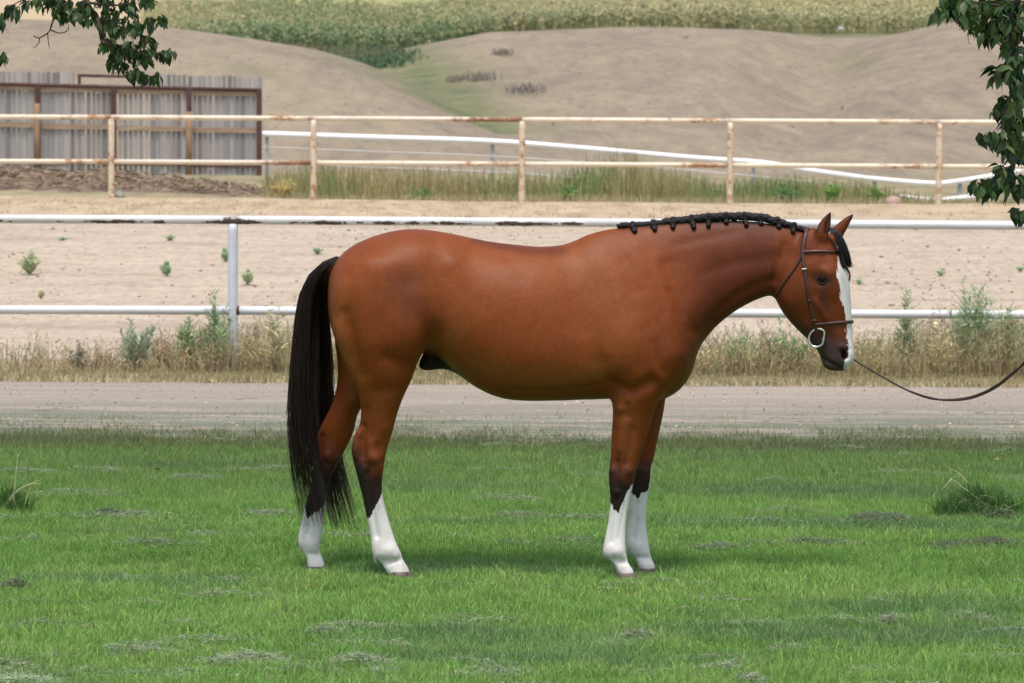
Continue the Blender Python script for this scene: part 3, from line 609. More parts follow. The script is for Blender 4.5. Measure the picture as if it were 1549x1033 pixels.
leg([(520, 945, 1025, .06, .15, 2), (560, 945, 1022, .085, .15, 2.2), (590, 950, 1010, .078, .145, 2.2), (619, 955, 1006, .066, .14, 2.2), (648, 957, 999, .056, FF, 2.2), (677, 957, 992.5, .047, FF, 2.2), (703, 956, 987.5, .043, FF, 2.3), (720, 955, 985.5, .043, FF, 2.3),
     (737, 955, 984, .04, FF, 2.3), (752, 953, 980, .033, FF, 2.2), (768, 951.5, 978, .028, FF, 2.2), (793, 948.5, 977.5, .027, FF, 2.2), (812, 947, 980, .032, FF, 2.2), (824, 947.5, 981.5, .036, FF, 2.2), (836, 953, 984, .034, FF, 2.2), (847, 962, 987, .032, FF, 2.2), (855, 965, 991, .038, FF, 2.2), (860, 967, 991, .036, FF, 2.2), (866, 973, 987, .028, FF, 2.2)])
# sheath
body_mb.add(*loft([(648, 520, 645, 548, .05, 0, 0, 2), (650, 522, 640, 555, .055, 0, 0, 2), (640, 535, 633, 556, .03, 0, 0, 2)], 20)) if False else None
body_mb.add(*loft([(695, 545, 695, 570, .03, 0, 0, 2), (674, 533, 671, 559, .048, 0, 0, 2), (656, 526, 650, 563, .052, 0, 0, 2), (642, 530, 637, 562.5, .046, 0, 0, 2), (634, 543, 629, 558, .028, 0, 0, 2)], 20))
# ears
def ear(rows, y0):
    body_mb.add(*loft([(r1, r2, l1, l2, w_, y0+dy, 0, 2.0) for (l1, l2, r1, r2, w_, dy) in rows], 20, 4))
ear([(1227, 378, 1252, 384, .032, .02), (1231, 366, 1252.5, 370, .032, .01), (1232.5, 356, 1253.5, 359, .03, 0), (1235, 346, 1256, 348, .026, 0), (1239.5, 336, 1258, 337, .02, 0), (1246, 328, 1258.5, 328, .014, 0), (1252.5, 322, 1258, 321, .008, 0), (1256, 319, 1258, 318.5, .004, 0)], -.078)
ear([(1247, 362, 1264, 378, .032, -.01), (1253, 353, 1271, 367, .032, 0), (1260, 344, 1277, 356, .028, 0), (1268, 336.5, 1282, 346, .021, 0), (1277, 329.5, 1287, 336, .014, 0), (1285, 324.5, 1291, 329, .008, 0), (1290.5, 321.5, 1293, 324, .004, 0)], .035)
raw = body_mb.build('raw', None)
md = raw.modifiers.new('r', 'REMESH'); md.mode = 'VOXEL'; md.voxel_size = .0065; md.adaptivity = 0
dg = bpy.context.evaluated_depsgraph_get(); me2 = raw.evaluated_get(dg).to_mesh()
nv = len(me2.vertices); V = np.empty(nv*3); me2.vertices.foreach_get('co', V); V = V.reshape(-1, 3)
E = np.empty(len(me2.edges)*2, int); me2.edges.foreach_get('vertices', E); E = E.reshape(-1, 2)
nl = len(me2.loops); L = np.empty(nl, int); me2.loops.foreach_get('vertex_index', L)
lt = np.empty(len(me2.polygons), int); me2.polygons.foreach_get('loop_total', lt)
assert (lt == 4).all(); Q = L.reshape(-1, 4)
raw.evaluated_get(dg).to_mesh_clear(); rm = raw.data; bpy.data.objects.remove(raw); bpy.data.meshes.remove(rm)
deg = np.bincount(E.ravel(), minlength=nv).astype(float)
def lap(A):
    out = np.empty_like(A)
    for k in range(A.shape[1]):
        out[:, k] = np.bincount(E[:, 0], A[E[:, 1], k], nv)+np.bincount(E[:, 1], A[E[:, 0], k], nv)
    return out/deg[:, None]
def smooth_(V, lam, its):
    for _ in range(its): V = V+lam[:, None]*(lap(V)-V)
    return V
def normals(V):
    a = V[Q[:, 2]]-V[Q[:, 0]]; b = V[Q[:, 3]]-V[Q[:, 1]]; n = np.cross(a, b); N = np.zeros_like(V)
    for k in range(3):
        for c in range(4): N[:, k] += np.bincount(Q[:, c], n[:, k], nv)
    return N/(np.linalg.norm(N, axis=1, keepdims=True)+1e-12)
pp = pix(V)
ishead = sm(1170, 1200, pp[:, 0])*(pp[:, 1] < 575)
V = smooth_(V, np.full(nv, .5)*np.where(pp[:, 1] > 690, .35, 1), 4)
isear = (pp[:, 1] < 352)*(pp[:, 0] > 1226)
tw = (1-sm(600, 660, pp[:, 1]))*(1-ishead)
crest = np.exp(-((pp[:, 1]-340)/16)**2)*sm(930, 960, pp[:, 0])
V = smooth_(V, .5*np.clip(tw*(1-.6*crest), 0, 1), 90)
V = smooth_(V, .5*np.where(isear, 0, ishead*.8), 10)

def poly_d(p, line):
    d_ = np.full(len(p), 1e9); line = np.asarray(line, float)
    if len(line) == 1: return np.linalg.norm(p-line[0], axis=1)
    for a, b in zip(line[:-1], line[1:]):
        ab = b-a; t = np.clip(((p-a)@ab)/(ab@ab), 0, 1); d_ = np.minimum(d_, np.linalg.norm(p-a-t[:, None]*ab, axis=1))
    return d_
STROKES = [  # polyline (px), radius px, amplitude mm ; muscles, hollows and grooves
 ([(683, 398)], 15, 8), ([(672, 385), (690, 410)], 26, 7), ([(714, 395), (712, 440)], 34, -8),
 ([(664, 400), (656, 510)], 24, -8), ([(654, 505), (646, 540)], 18, -10), ([(690, 455), (676, 520)], 20, 5), ([(632, 450), (640, 500), (630, 535)], 24, 9), ([(622, 500)], 32, 12), ([(612, 553), (588, 540)], 10, -7),
 ([(590, 400), (560, 440)], 48, 8), ([(600, 455), (585, 500)], 40, 6), ([(618, 432)], 26, -10), ([(640, 375)], 30, 4), ([(525, 430)], 26, 7), ([(524, 475), (535, 520), (548, 565)], 10, -8), ([(507, 495), (520, 540), (535, 575)], 9, 6),
 ([(548, 475), (560, 520), (575, 560)], 22, 5), ([(570, 590), (600, 590)], 9, -4), ([(720, 372), (745, 380), (770, 385)], 12, -6), ([(740, 455), (800, 450)], 60, 8), ([(790, 545), (860, 555)], 44, 6), ([(760, 590), (820, 592), (900, 586)], 6, -7),
 ([(870, 395), (885, 440)], 40, -7), ([(905, 395), (920, 440)], 34, 4),
 ([(958, 372), (975, 420), (1000, 480), (1022, 530)], 16, 11), ([(1008, 400), (1022, 440), (1046, 500)], 10, -13), ([(985, 420), (1005, 470)], 8, -6), ([(1012, 440), (1032, 478)], 5, -8), ([(945, 400), (962, 440)], 12, -6), ([(935, 420), (950, 480)], 30, 6),
 ([(940, 545), (955, 520)], 32, 14), ([(904, 440), (908, 520)], 26, -4), ([(914, 552), (920, 592)], 19, -16), ([(893, 560), (880, 520)], 18, 6), ([(930, 582), (955, 592), (985, 578)], 10, -16), ([(975, 500), (990, 545)], 10, -7), ([(1018, 545)], 20, 13), ([(1005, 575), (1030, 560)], 10, 6),
 ([(990, 520), (1000, 560)], 8, -8), ([(1000, 600), (995, 580)], 8, -6), ([(1044, 520), (1046, 560)], 6, -6),
 ([(1200, 385), (1160, 391), (1110, 398), (1070, 410)], 10, -6), ([(1170, 404), (1120, 415), (1085, 430)], 15, 1), ([(1168, 422), (1125, 440), (1088, 468), (1068, 500)], 8, -9), ([(1090, 485), (1140, 452)], 8, 6), ([(1180, 365), (1110, 375), (1050, 385)], 20, 3), ([(1018, 372), (1060, 362), (1115, 350)], 7, -3), ([(1030, 400), (1035, 440)], 14, -7),
 ([(1060, 450), (1040, 480)], 14, 6), ([(1186, 372), (1178, 400), (1172, 425)], 6, -8),
 ]
FINE = [  # head and legs, near side
 ([(1203, 432), (1195, 450)], 24, 6), ([(1228, 420), (1224, 455), (1222, 480)], 6, -4), ([(1225, 408), (1240, 406), (1256, 413)], 5.5, 4), ([(1229, 434), (1246, 438), (1256, 432)], 5, 2), ([(1243, 424)], 6, -10), ([(1244, 388), (1245, 398)], 7, -7), ([(1232, 398), (1215, 402)], 6, 4),
 ([(1232, 455), (1243, 470), (1250, 482)], 4.5, 6), ([(1262, 450), (1270, 490)], 9, -5), ([(1246, 495), (1252, 510)], 9, -4), ([(1258, 445)], 8, 3), ([(1276, 533), (1278, 540)], 3.6, -34), ([(1272, 524), (1282, 524)], 5, 7), ([(1285, 534), (1284, 545)], 4, 6), ([(1243, 539), (1254, 548), (1270, 556)], 2.4, -14), ([(1250, 556)], 6, 3),
 ([(1252.5, 352), (1252, 342), (1256, 328)], 3.6, -13), ([(1242, 368)], 6, 0),
 ([(950, 740), (940, 790), (935, 815)], 3.2, -4), ([(933, 752), (930, 790), (925, 820)], 3., -9), ([(926, 712)], 5, 6), ([(934, 698), (933, 738)], 3.5, -8), ([(952, 712)], 7, 6), ([(934, 833)], 8, 6), ([(924, 848), (945, 851)], 4, -8), ([(940, 720)], 11, 5), ([(942, 742), (934, 752)], 6, -3), ([(930, 843), (945, 848)], 4, -4), ([(918, 836)], 6, 4), ([(945, 640), (938, 680)], 7, 5), ([(930, 650), (930, 700)], 5, -4), ([(958, 650), (948, 700)], 5, -4), ([(938, 618)], 6, 7), ([(948, 612), (950, 630)], 4, -4),
 ([(562, 765), (570, 812)], 3., -9), ([(588, 832)], 9, 6), ([(582, 852), (604, 847)], 4, -8), ([(538, 655), (536, 690)], 4.5, 6), ([(549, 645), (551, 690)], 5, -9), ([(566, 694)], 9, 7), ([(556, 715), (562, 760)], 3.5, -7), ([(571, 672), (577, 700)], 4, -5), ([(560, 690)], 10, 6), ([(545, 665), (550, 700)], 6, -6), ([(541, 650), (536, 680)], 5, 5), ([(572, 690), (568, 720)], 5, 4), ([(580, 650), (565, 670)], 9, 4), ([(553, 620), (552, 655)], 6, -5), ([(590, 848), (574, 846)], 4, -4),
 ([(963, 760), (958, 812)], 3., -9), ([(972, 712)], 7, 6), ([(964, 826)], 8, 6), ([(960, 844), (982, 845)], 4, -8), ([(972, 842), (985, 840)], 4, -4), ([(467, 838), (485, 838)], 4, -8), ([(471, 770), (465, 808)], 3., -9), ([(474, 822)], 8, 6), ([(495, 690)], 9, 7), ([(487, 660), (485, 690)], 4, -7)]
for grp, both in ((STROKES, True), (FINE, False)):
    N = normals(V); pp = pix(V)
    Vm = V.copy(); Vm[:, 1] = 2*D0-Vm[:, 1]
    near = V[:, 1] < D0+.06
    disp = np.zeros(nv)
    side = np.clip(np.abs(N[:, 1])*1.4, 0, 1)
    for line, r_, a_ in grp:
        dd = poly_d(pp, line); g_ = np.exp(-(dd/r_)**2)*a_/1000.*(1.3 if (both and line[0][0] < 945) else 1.35 if line[0][1] > 600 else .75 if both else 1.)
        if not both:
            hd = line[0][0] > 1200
            g_ = g_*(near if hd or line[0][0] not in (963, 972, 964, 960, 467, 471, 474, 495, 487) else 1.)
        disp += g_*side
    V = V+N*disp[:, None]
    V = smooth_(V, np.full(nv, .4), 2)
# slight asymmetric skin ripple over ribs
N = normals(V); pp = pix(V)
px_, py_ = pp[:, 0], pp[:, 1]
ribs = np.sin((px_+.12*(py_-480))/9.5)*np.exp(-((px_-800)/60)**2-((py_-490)/55)**2)*.0009
V = V+N*(ribs+.0012*vnoise(px_, py_, 22, 5, 2)*(py_ < 620))[:, None]
V[:, 2] = np.maximum(V[:, 2], .004)

# coat colours (albedo) -------------------------------------------------------
hl = (px_ > 1172)*(py_ < 575)
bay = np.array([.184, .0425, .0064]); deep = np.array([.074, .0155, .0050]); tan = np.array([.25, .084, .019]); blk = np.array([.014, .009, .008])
C = np.repeat(bay[None], nv, 0)
def mixc(C, col, f): return C+(np.asarray(col)-C)*np.clip(f, 0, 1)[:, None]
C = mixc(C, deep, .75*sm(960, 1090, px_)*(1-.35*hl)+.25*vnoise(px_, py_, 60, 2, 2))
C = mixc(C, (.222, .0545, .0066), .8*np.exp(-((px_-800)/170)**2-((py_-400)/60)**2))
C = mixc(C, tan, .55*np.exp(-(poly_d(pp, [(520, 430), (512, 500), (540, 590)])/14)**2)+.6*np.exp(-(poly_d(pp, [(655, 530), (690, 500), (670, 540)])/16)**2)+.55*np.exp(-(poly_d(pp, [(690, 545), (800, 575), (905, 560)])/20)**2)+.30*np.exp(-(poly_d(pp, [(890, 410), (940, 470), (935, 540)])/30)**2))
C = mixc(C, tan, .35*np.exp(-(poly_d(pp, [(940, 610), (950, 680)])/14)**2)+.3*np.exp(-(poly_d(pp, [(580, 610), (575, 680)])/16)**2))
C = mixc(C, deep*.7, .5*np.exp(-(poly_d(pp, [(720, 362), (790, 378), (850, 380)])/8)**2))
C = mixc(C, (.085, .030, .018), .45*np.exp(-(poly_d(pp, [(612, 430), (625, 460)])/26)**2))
nz = 1+.05*vnoise(px_, py_, 4, 31, 2)+.07*vnoise(px_, py_, 26, 32, 3)+.06*vnoise(px_, py_, 70, 33, 1); C = C*nz[:, None]
lower = (py_ > 600)
isN = V[:, 1] < D0
hind = px_ < 750
near_h = lower*isN*hind; far_h = lower*~isN*hind; near_f = lower*isN*~hind; far_f = lower*~isN*~hind
n1 = vnoise(px_, py_, 7, 41, 2)
for msk, a_, b_, lean, ref in ((near_h, 672, 728, 1.15, 558), (far_h, 655, 722, .8, 497), (near_f, 672, 745, .25, 940), (far_f, 690, 722, .1, 970)):
    xs = px_[msk > 0].mean()
    t = sm(a_-14, b_+8, py_+lean*(ref-px_)+14*n1)
    C = np.where((msk > 0)[:, None], mixc(C, blk*1.3, t), C)
C = mixc(C, blk, np.exp(-(poly_d(pp, [(637, 546), (655, 548), (672, 555), (690, 566)])/13)**2)*1.5*(px_ < 700)*(np.abs(V[:, 1]-D0) < .075)*sm(525, 540, py_))
# head: dark muzzle, eye surrounds, ear rims
hn = vnoise(px_, py_, 6, 44, 2)
C = np.where(hl[:, None], mixc(C, (.050, .034, .030), .93*sm(490, 530, py_-.35*(px_-1262)+5*hn)), C)
C = np.where(hl[:, None], mixc(C, blk*1.6, .75*np.exp(-(poly_d(pp, [(1234, 420), (1254, 424)])/8.5)**2)+.45*np.exp(-(poly_d(pp, [(1246, 435), (1248, 470)])/8)**2)), C)
C = np.where(hl[:, None], mixc(C, (.23, .06, .022), .7*np.exp(-(poly_d(pp, [(1246, 382), (1256, 400)])/12)**2)), C)
earv = hl*(py_ < 352)*(px_ > 1228)
rim = np.exp(-(poly_d(pp, [(1233, 352), (1240, 334), (1248, 325), (1257, 319)])/2.2)**2)+np.exp(-(poly_d(pp, [(1258, 319), (1259, 336), (1255, 350)])/1.8)**2)+np.exp(-(poly_d(pp, [(1286, 328), (1293, 322)])/4)**2)+np.exp(-(poly_d(pp, [(1288, 336), (1280, 348)])/1.5)**2)
C = np.where((earv > 0)[:, None], mixc(C, blk*1.2, rim), C)
C = np.where(((px_ < 1262)*earv*(px_ > 1244+.1*(350-py_)) > 0)[:, None], mixc(C, (.035, .016, .009), np.full(nv, .75)), C)
C = mixc(C, blk, .9*np.exp(-(np.minimum(np.abs(py_-np.interp(px_, [940, 1000, 1060, 1130, 1165, 1200, 1222], [343, 337, 334, 334, 338, 344, 353])), 99)/5)**2)*(px_ > 940)*(px_ < 1215))
C = np.where(hl[:, None], mixc(C, blk*.7, 1.2*np.exp(-(np.linalg.norm((pp-np.array([1276.5, 537]))/[3.6, 6.2], axis=1))**4)+.8*np.exp(-(poly_d(pp, [(1243, 539), (1254, 548), (1270, 556)])/1.8)**2)), C)
# white marks as a signed distance in pixels (positive = white)
W = np.full(nv, -20.)
def sock(msk, pts, k=1.):
    global W
    xs, ys = zip(*pts); W = np.where(msk > 0, py_-np.interp(px_, xs, ys)*1., W)
sock(near_h, [(545, 778), (553, 785), (562, 780), (568, 768), (573, 757), (578, 745), (590, 735)])
sock(far_h, [(455, 770), (461, 764), (464, 784), (470, 780), (478, 776), (486, 768), (492, 764)])
sock(near_f, [(915, 765), (923, 760), (928, 768), (936, 780), (939, 766), (944, 752), (950, 742), (955, 733), (960, 728)])
sock(far_f, [(950, 746), (960, 748), (966, 754), (971, 742), (976, 748), (980, 742), (983, 732), (985, 705), (990, 690)])
Vh = head_unrot(V); Vm = Vh.copy(); Vm[:, 1] = D0-np.abs(Vh[:, 1]-D0); pm = pix(head_rot(Vm))
bl = np.interp(pm[:, 1], [372, 385, 400, 425, 450, 480, 505, 520, 535, 550, 562], [1284, 1270, 1265, 1268, 1272, 1279, 1282, 1283, 1282, 1279, 1277])
W = np.where(hl > 0, np.where(py_ > 365, (pm[:, 0]-bl), -20), W)
W = np.where((hl > 0)*(np.linalg.norm((pm-np.array([1278, 537]))/[4.5, 7], axis=1) < 1), -6, W)

hm = NT('bay_coat', .50, .20)
wv = hm.attr('white', 2)
jag = hm.noise(60, 4, .65, hm.coord('Object', (1, 1, .28)))
wf = hm.step(hm.math('ADD', wv, hm.math('MULTIPLY', hm.math('SUBTRACT', jag, .5), 22.)), -.9, .9)
hair = hm.noise(260, 2, .5, hm.coord('Object', (.35, 1, 1)))
cb = hm.mix(1., hm.attr('col'), hm.ramp(hair, [(.3, (.86, .86, .86)), (.7, (1.12, 1.12, 1.12))]), 'MULTIPLY')
h3 = hm.noise(75, 3, .65, hm.coord('Object', (.55, 1, .28))); cb = hm.mix(1., cb, hm.ramp(h3, [(.34, (.92, .92, .92)), (.66, (1.08, 1.08, 1.08))]), 'MULTIPLY')
wc = hm.ramp(hm.noise(13, 5, .65, hm.coord('Object', (1, 1, .5))), [(.30, (.50, .43, .40)), (.45, (.69, .66, .63)), (.64, (.76, .74, .71))])
hm.set('Base Color', hm.mix(wf, cb, wc)); hm.set('Roughness', hm.mix(wf, (.50,)*3, (.9,)*3)); hm.set('Specular IOR Level', hm.mix(wf, (.20,)*3, (.06,)*3)); h2 = hm.noise(75, 3, .65, hm.coord('Object', (.55, 1, .28))); hm.bump(hm.math('ADD', hm.math('MULTIPLY', h2, .8), hair), .22, .0035)
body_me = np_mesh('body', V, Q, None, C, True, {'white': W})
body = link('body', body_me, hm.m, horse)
BVH = BVHTree.FromPolygons([tuple(v) for v in V], [tuple(q) for q in Q])
def surf(px, py, near=True):
    """point and normal of the body seen at a pixel"""
    if near: o = EYE; t_ = P(px, py, D0)
    d_ = t_-o; d_ = d_/np.linalg.norm(d_)
    r_ = BVH.ray_cast(Vector(o), Vector(d_))
    if r_[0] is None:
        r_ = BVH.find_nearest(Vector(t_))
    return np.array(r_[0]), np.array(r_[1])

# eye (near and far), hooves ---------------------------------------------------
em = NT('eye', .3, .2).set('Base Color', (.008, .005, .003)).m
e0, en = surf(1243.5, 423.5)
for k in (0, 1):
    c = e0-en*.0125
    if k:
        q_ = head_unrot(c[None])[0]; q_[1] = 2*D0-q_[1]; c = head_rot(q_[None])[0]
    mb = MB(); th = np.linspace(0, np.pi, 9); r_ = .0205
    mb.tube(np.stack([c[0]+r_*np.cos(th)*1.1, np.full(9, c[1]), np.full(9, c[2])], 1), np.maximum(r_*np.sin(th), 1e-4), 14, False)
    eye_o = mb.build('eye', em, horse)
    if k == 0:                                             # lids
        lm = NT('eyelid', .7, .12).set('Base Color', (.016, .009, .007)).m
        for pts, nm in (([(1235.5, 425), (1238, 420.5), (1243, 419.3), (1249, 420.5), (1252.5, 424)], 'upper_eyelid'), ([(1235.5, 425), (1240, 428.5), (1246, 429.5), (1252.5, 424)], 'lower_eyelid')):
            mb = MB(); pts = spline(pts, 4); Q3 = np.array([np.add(*[x_ for x_ in (surf(*p)[0], surf(*p)[1]*.0015)]) for p in pts])
            mb.tube(Q3, .0042*np.sin(np.linspace(.15, np.pi-.15, len(Q3)))+.001, 7); mb.build(nm, lm, eye_o)
hf = NT('hoof_horn', .6, .3); hf.set('Base Color', hf.ramp(hf.noise(30, 3, .5, hf.coord('Object', (1, 1, .2))), [(.3, (.055, .045, .040)), (.65, (.15, .115, .09))])); hf = hf.m
for l_, r_, t_, b_, yc in ((586, 629, 864, 878, NH), (461, 498, 856, 868, FH), (931, 967, 866, 878, NF), (963, 998, 859, 868, FF)):
    g_ = []
    for f_ in np.linspace(0, 1, 4):
        a = P(l_+2-3*f_, t_+(b_-t_)*f_, D0+yc); b = P(r_-7+8*f_, t_+(b_-t_)*f_, D0+yc); g_.append(((a+b)/2, (b[0]-a[0])/2))
    th = np.arange(20)*2*np.pi/20; VV = []
    for k, (c_, h_) in enumerate(g_):
        VV.append(np.stack([c_[0]+h_*np.cos(th)*1.03, c_[1]+(.045+.005*k)*np.sin(th), np.full(20, max(c_[2], .002*(1) if k == 3 else c_[2]))], 1))
    VV = np.array(VV); mb = MB(); i, j = np.meshgrid(np.arange(3), np.arange(20), indexing='ij'); j2 = (j+1) % 20
    mb.add(np.concatenate([VV.reshape(-1, 3), VV[0].mean(0)[None], VV[-1].mean(0)[None]]), np.stack([i*20+j, (i+1)*20+j, (i+1)*20+j2, i*20+j2], -1).reshape(-1, 4),
           [[80, jj, (jj+1) % 20] for jj in range(20)]+[[81, 60+(jj+1) % 20, 60+jj] for jj in range(20)])
    mb.build('hoof', hf, horse)

# hair at the back of each fetlock
ffm = vcol_mat('fetlock_hair', .7, .15)
for fx, fy, yc in ((565, 838, NH), (453, 822, FH), (913, 833, NF), (949, 826, FF)):
    n_ = 110; f = np.linspace(0, 1, 4); a0 = rng.uniform(0, 1, n_)[:, None]; px0 = fx+4+rng.normal(0, 1.2, n_)[:, None]; py0 = fy-9+13*a0
    pxs_ = px0-(2.2+2.2*rng.random((n_, 1)))*np.sin(f*2.2)+3.5*f**2; pys_ = py0+(5+6*rng.random((n_, 1)))*f
    dp_ = D0+yc+rng.normal(0, .013, n_)[:, None]+0*f
    V_, q_, c_ = strands(P(pxs_, pys_, dp_), np.repeat([[.0016, .0015, .0011, .0004]], n_, 0), np.array([.66, .63, .59])*rng.lognormal(0, .12, (n_, 1)))
    link('fetlock_hair', np_mesh('fetlock_hair', V_, q_, None, c_), ffm, horse)

# tail: several hundred locks of hair -----------------------------------------
hairm = NT('black_hair', .42, .28); hc = hairm.attr('col'); hairm.set('Base Color', hc); hairm = hairm.m
def tail():
    N_ = 2200; s = rng.random(N_)**.85; q = rng.normal(0, 1, N_)
    left = [(508, 388), (489, 396), (468, 416), (454, 445), (447, 490), (442, 560), (440, 630), (444, 705), (456, 775)]
    right = [(517, 389), (509, 402), (497, 424), (493, 455), (497, 500), (502, 550), (505, 610), (516, 690), (540, 778)]
    n_ = 9; Lp = np.array(left, float); Rp = np.array(right, float)
    f = np.linspace(0, 1, n_)
    s = s[:, None]
    cur = np.clip(s+(rng.normal(0, .07, N_)[:, None]*np.sin(np.pi*f*(.8+.7*rng.random(N_)[:, None]))), -.04, 1.04)
    pxy = Lp[None]*(1-cur[..., None])+Rp[None]*cur[..., None]
    pxy[:, :, 0] += (q*2.0)[:, None]*f+(5*np.sin(5.5*f[None]+s*7+q[:, None]*.5)*f[None]**1.2)*(.4+rng.random((N_, 1)))
    ln = np.clip(1.04-np.abs(rng.normal(0, .24, N_)), .4, 1.1)[:, None]
    ff = f[None]*ln                                          # shorter hairs end earlier
    idx = ff*(n_-1); i0 = np.clip(idx.astype(int), 0, n_-2); fr = (idx-i0)[..., None]
    pxy = np.take_along_axis(pxy, i0[..., None], 1)*(1-fr)+np.take_along_axis(pxy, i0[..., None]+1, 1)*fr
    dep = D0+(-.055+.11*rng.random(N_))[:, None]*np.sin(np.pi*np.clip(ff*1.6+.12, 0, .5))+sm(.15, .58, ff)*(.03+.33*sm(.38, .60, s))
    # hair that reaches the far hock from outside hangs on this side of it
    Pn = P(pxy[..., 0], pxy[..., 1], dep)
    rad = np.interp(f, [0, .15, .7, 1], [.0016, .0019, .0014, .0004])[None]*(.7+.7*rng.random((N_, 1)))
    base = np.array([.013, .010, .009]); br = np.array([.070, .030, .014])
    cols = base+(br-base)*(np.clip(rng.normal(.10, .30, N_)+.6*(s[:, 0] > .62), 0, 1)[:, None])
    V_, q_, c_ = strands(Pn, rad, cols)
    # hairs of the dock
    return np_mesh('tail', V_, q_, None, c_)
link('tail', tail(), hairm, horse)

# mane braided into buttons ----------------------------------------------------
crest_x = [936, 957, 988, 1018, 1046, 1072, 1098, 1126, 1151, 1176, 1201, 1222]
crest_f = lambda x_: np.interp(x_, [936, 960, 1000, 1030, 1060, 1095, 1130, 1160, 1195, 1225], [342, 342, 338, 335, 331, 329, 329, 332, 341, 351])
bm = NT('braided_hair', .6, .22); bm.set('Base Color', bm.ramp(bm.noise(160, 3, .6), [(.35, (.007, .006, .007)), (.75, (.035, .03, .032))])); bm.bump(bm.noise(210, 2, .5, bm.coord('Object', (.4, 1, 1))), .6, .004); bm = bm.m
def blob(mb, c, r3, ax=0., tw=0.):
    u_, v_ = np.meshgrid(np.linspace(0, np.pi, 8), np.arange(12)*2*np.pi/12, indexing='ij')
    x_ = np.sin(u_)*np.cos(v_); y_ = np.sin(u_)*np.sin(v_); z_ = np.cos(u_)
    k_ = 1+.10*np.cos(3*v_+4*u_+tw)+.10*vnoise(3*np.cos(v_)*np.sin(u_)+9*tw, 3*np.sin(v_)*np.sin(u_)+3*np.cos(u_), 1., 77)
    p_ = np.stack([x_*r3[0]*k_, y_*r3[1]*k_, z_*r3[2]*k_], -1).reshape(-1, 3)
    ca, sa = math.cos(ax), math.sin(ax); p_ = np.stack([p_[:, 0]*ca+p_[:, 2]*sa, p_[:, 1], -p_[:, 0]*sa+p_[:, 2]*ca], -1)
    i, j = np.meshgrid(np.arange(7), np.arange(12), indexing='ij'); j2 = (j+1) % 12
    mb.add(p_+c, np.stack([i*12+j, (i+1)*12+j, (i+1)*12+j2, i*12+j2], -1).reshape(-1, 4))
for k in range(1, len(crest_x)-1):
    mb = MB(); x1 = crest_x[k]; x0 = (crest_x[k-1]+x1)/2+1 if k > 1 else 938; x2 = (x1+crest_x[k+1])/2-1 if k < 10 else 1221
    sz = .8 if k < 3 or k > 9 else 1.0; hgt = (2.8+rng.random()*2.4)*sz+(1. if 4 < k < 9 else 0)
    for xa, xb in ((x0-2, x1-2), (x1+1, x2+2)):           # a roll of hair either side of the button
        for t_ in np.linspace(.12, .88, 4):
            xx = xa+(xb-xa)*t_; hh = math.sin(math.pi*t_)*hgt
            blob(mb, P(xx, crest_f(xx)+1.5-hh*.75, D0-.006), (.022, .026*sz, (.0115+.006*math.sin(math.pi*t_))*sz), .35*math.cos(math.pi*t_), t_*1.2)
    kn = int(3+(k in (4, 5, 7))); jit = rng.normal(0, 1.2); tilt = rng.normal(0, .8)
    blob(mb, P(x1, crest_f(x1)-2.5-1.2*sz, D0-.012), (.0155, .022, .0165*sz), 0, 1.)
    for m_ in range(kn):                                  # the folded plait hanging on the near side
        xx = x1+tilt*m_*.8; yy = crest_f(x1)+m_*3.4; xx += jit*m_*.5
        s0, n0 = surf(xx, max(yy, crest_f(x1)+3)); c = P(xx, yy, min(s0[1]-.009, D0-.016))
        blob(mb, c, (.0150-.0012*m_*(m_ > 1)+.002*rng.random(), .016, .0125), rng.normal(0, .3), m_*2.1)
    mb.build('mane_braid', bm, horse)
N_ = 70                                                   # flyaway hairs of the mane
xs = rng.uniform(940, 1215, N_); f = np.linspace(0, 1, 4)
pxs = xs[:, None]+rng.normal(0, 6, N_)[:, None]*f; pys = crest_f(xs)[:, None]-3-(rng.uniform(2, 11, N_)[:, None])*f
V_, q_, c_ = strands(P(pxs, pys, np.full_like(pxs, D0-.005)), np.full((N_, 4), .0005), np.repeat([[.012, .01, .01]], N_, 0))
tag(link('mane_wisps', np_mesh('mane_wisps', V_, q_, None, c_), hairm, horse), kind='stuff')

# forelock ---------------------------------------------------------------------
N_ = 420; s = rng.random(N_)[:, None]; f = np.linspace(0, 1, 7)
A0 = np.array([[1247, 350], [1258, 349], [1265, 360], [1269, 374], [1272, 388], [1274, 399], [1276, 408]], float)
A1 = np.array([[1258, 344], [1270, 351], [1277, 363], [1282, 376], [1285, 388], [1287, 398], [1289, 405]], float)
pxy = A0[None]*(1-s[..., None])+A1[None]*s[..., None]
pxy[:, :, 0] += rng.normal(0, 2.2, N_)[:, None]*f**1.5; ln = np.clip(1-np.abs(rng.normal(0, .16, N_)), .5, 1.1)[:, None]
wisp = rng.random(N_) < .05
idx = np.clip(f[None]*ln, 0, 1)*6; i0 = np.clip(idx.astype(int), 0, 5); fr = (idx-i0)[..., None]
pxy = np.take_along_axis(pxy, i0[..., None], 1)*(1-fr)+np.take_along_axis(pxy, i0[..., None]+1, 1)*fr
dep = D0-.08+.04*s-.022*f[None]-.03*np.sin(np.pi*f[None])*rng.random((N_, 1))
V_, q_, c_ = strands(P(pxy[..., 0], pxy[..., 1], dep), np.interp(f, [0, .6, 1], [.0016, .0013, .0004])[None]*np.ones((N_, 1)), np.repeat([[.012, .010, .010]], N_, 0)*(1+rng.random((N_, 1))))
lock = spline([(1273, 385), (1276, 398), (1282, 408), (1285.5, 416), (1284.5, 425)], 4); NL = 24
lp = lock[None]+rng.normal(0, .8, (NL, 1, 2))
V2, q2, c2 = strands(P(lp[..., 0], lp[..., 1], D0-.14), np.linspace(.0013, .0004, len(lock))[None]*np.ones((NL, 1)), np.repeat([[.02, .012, .01]], NL, 0))
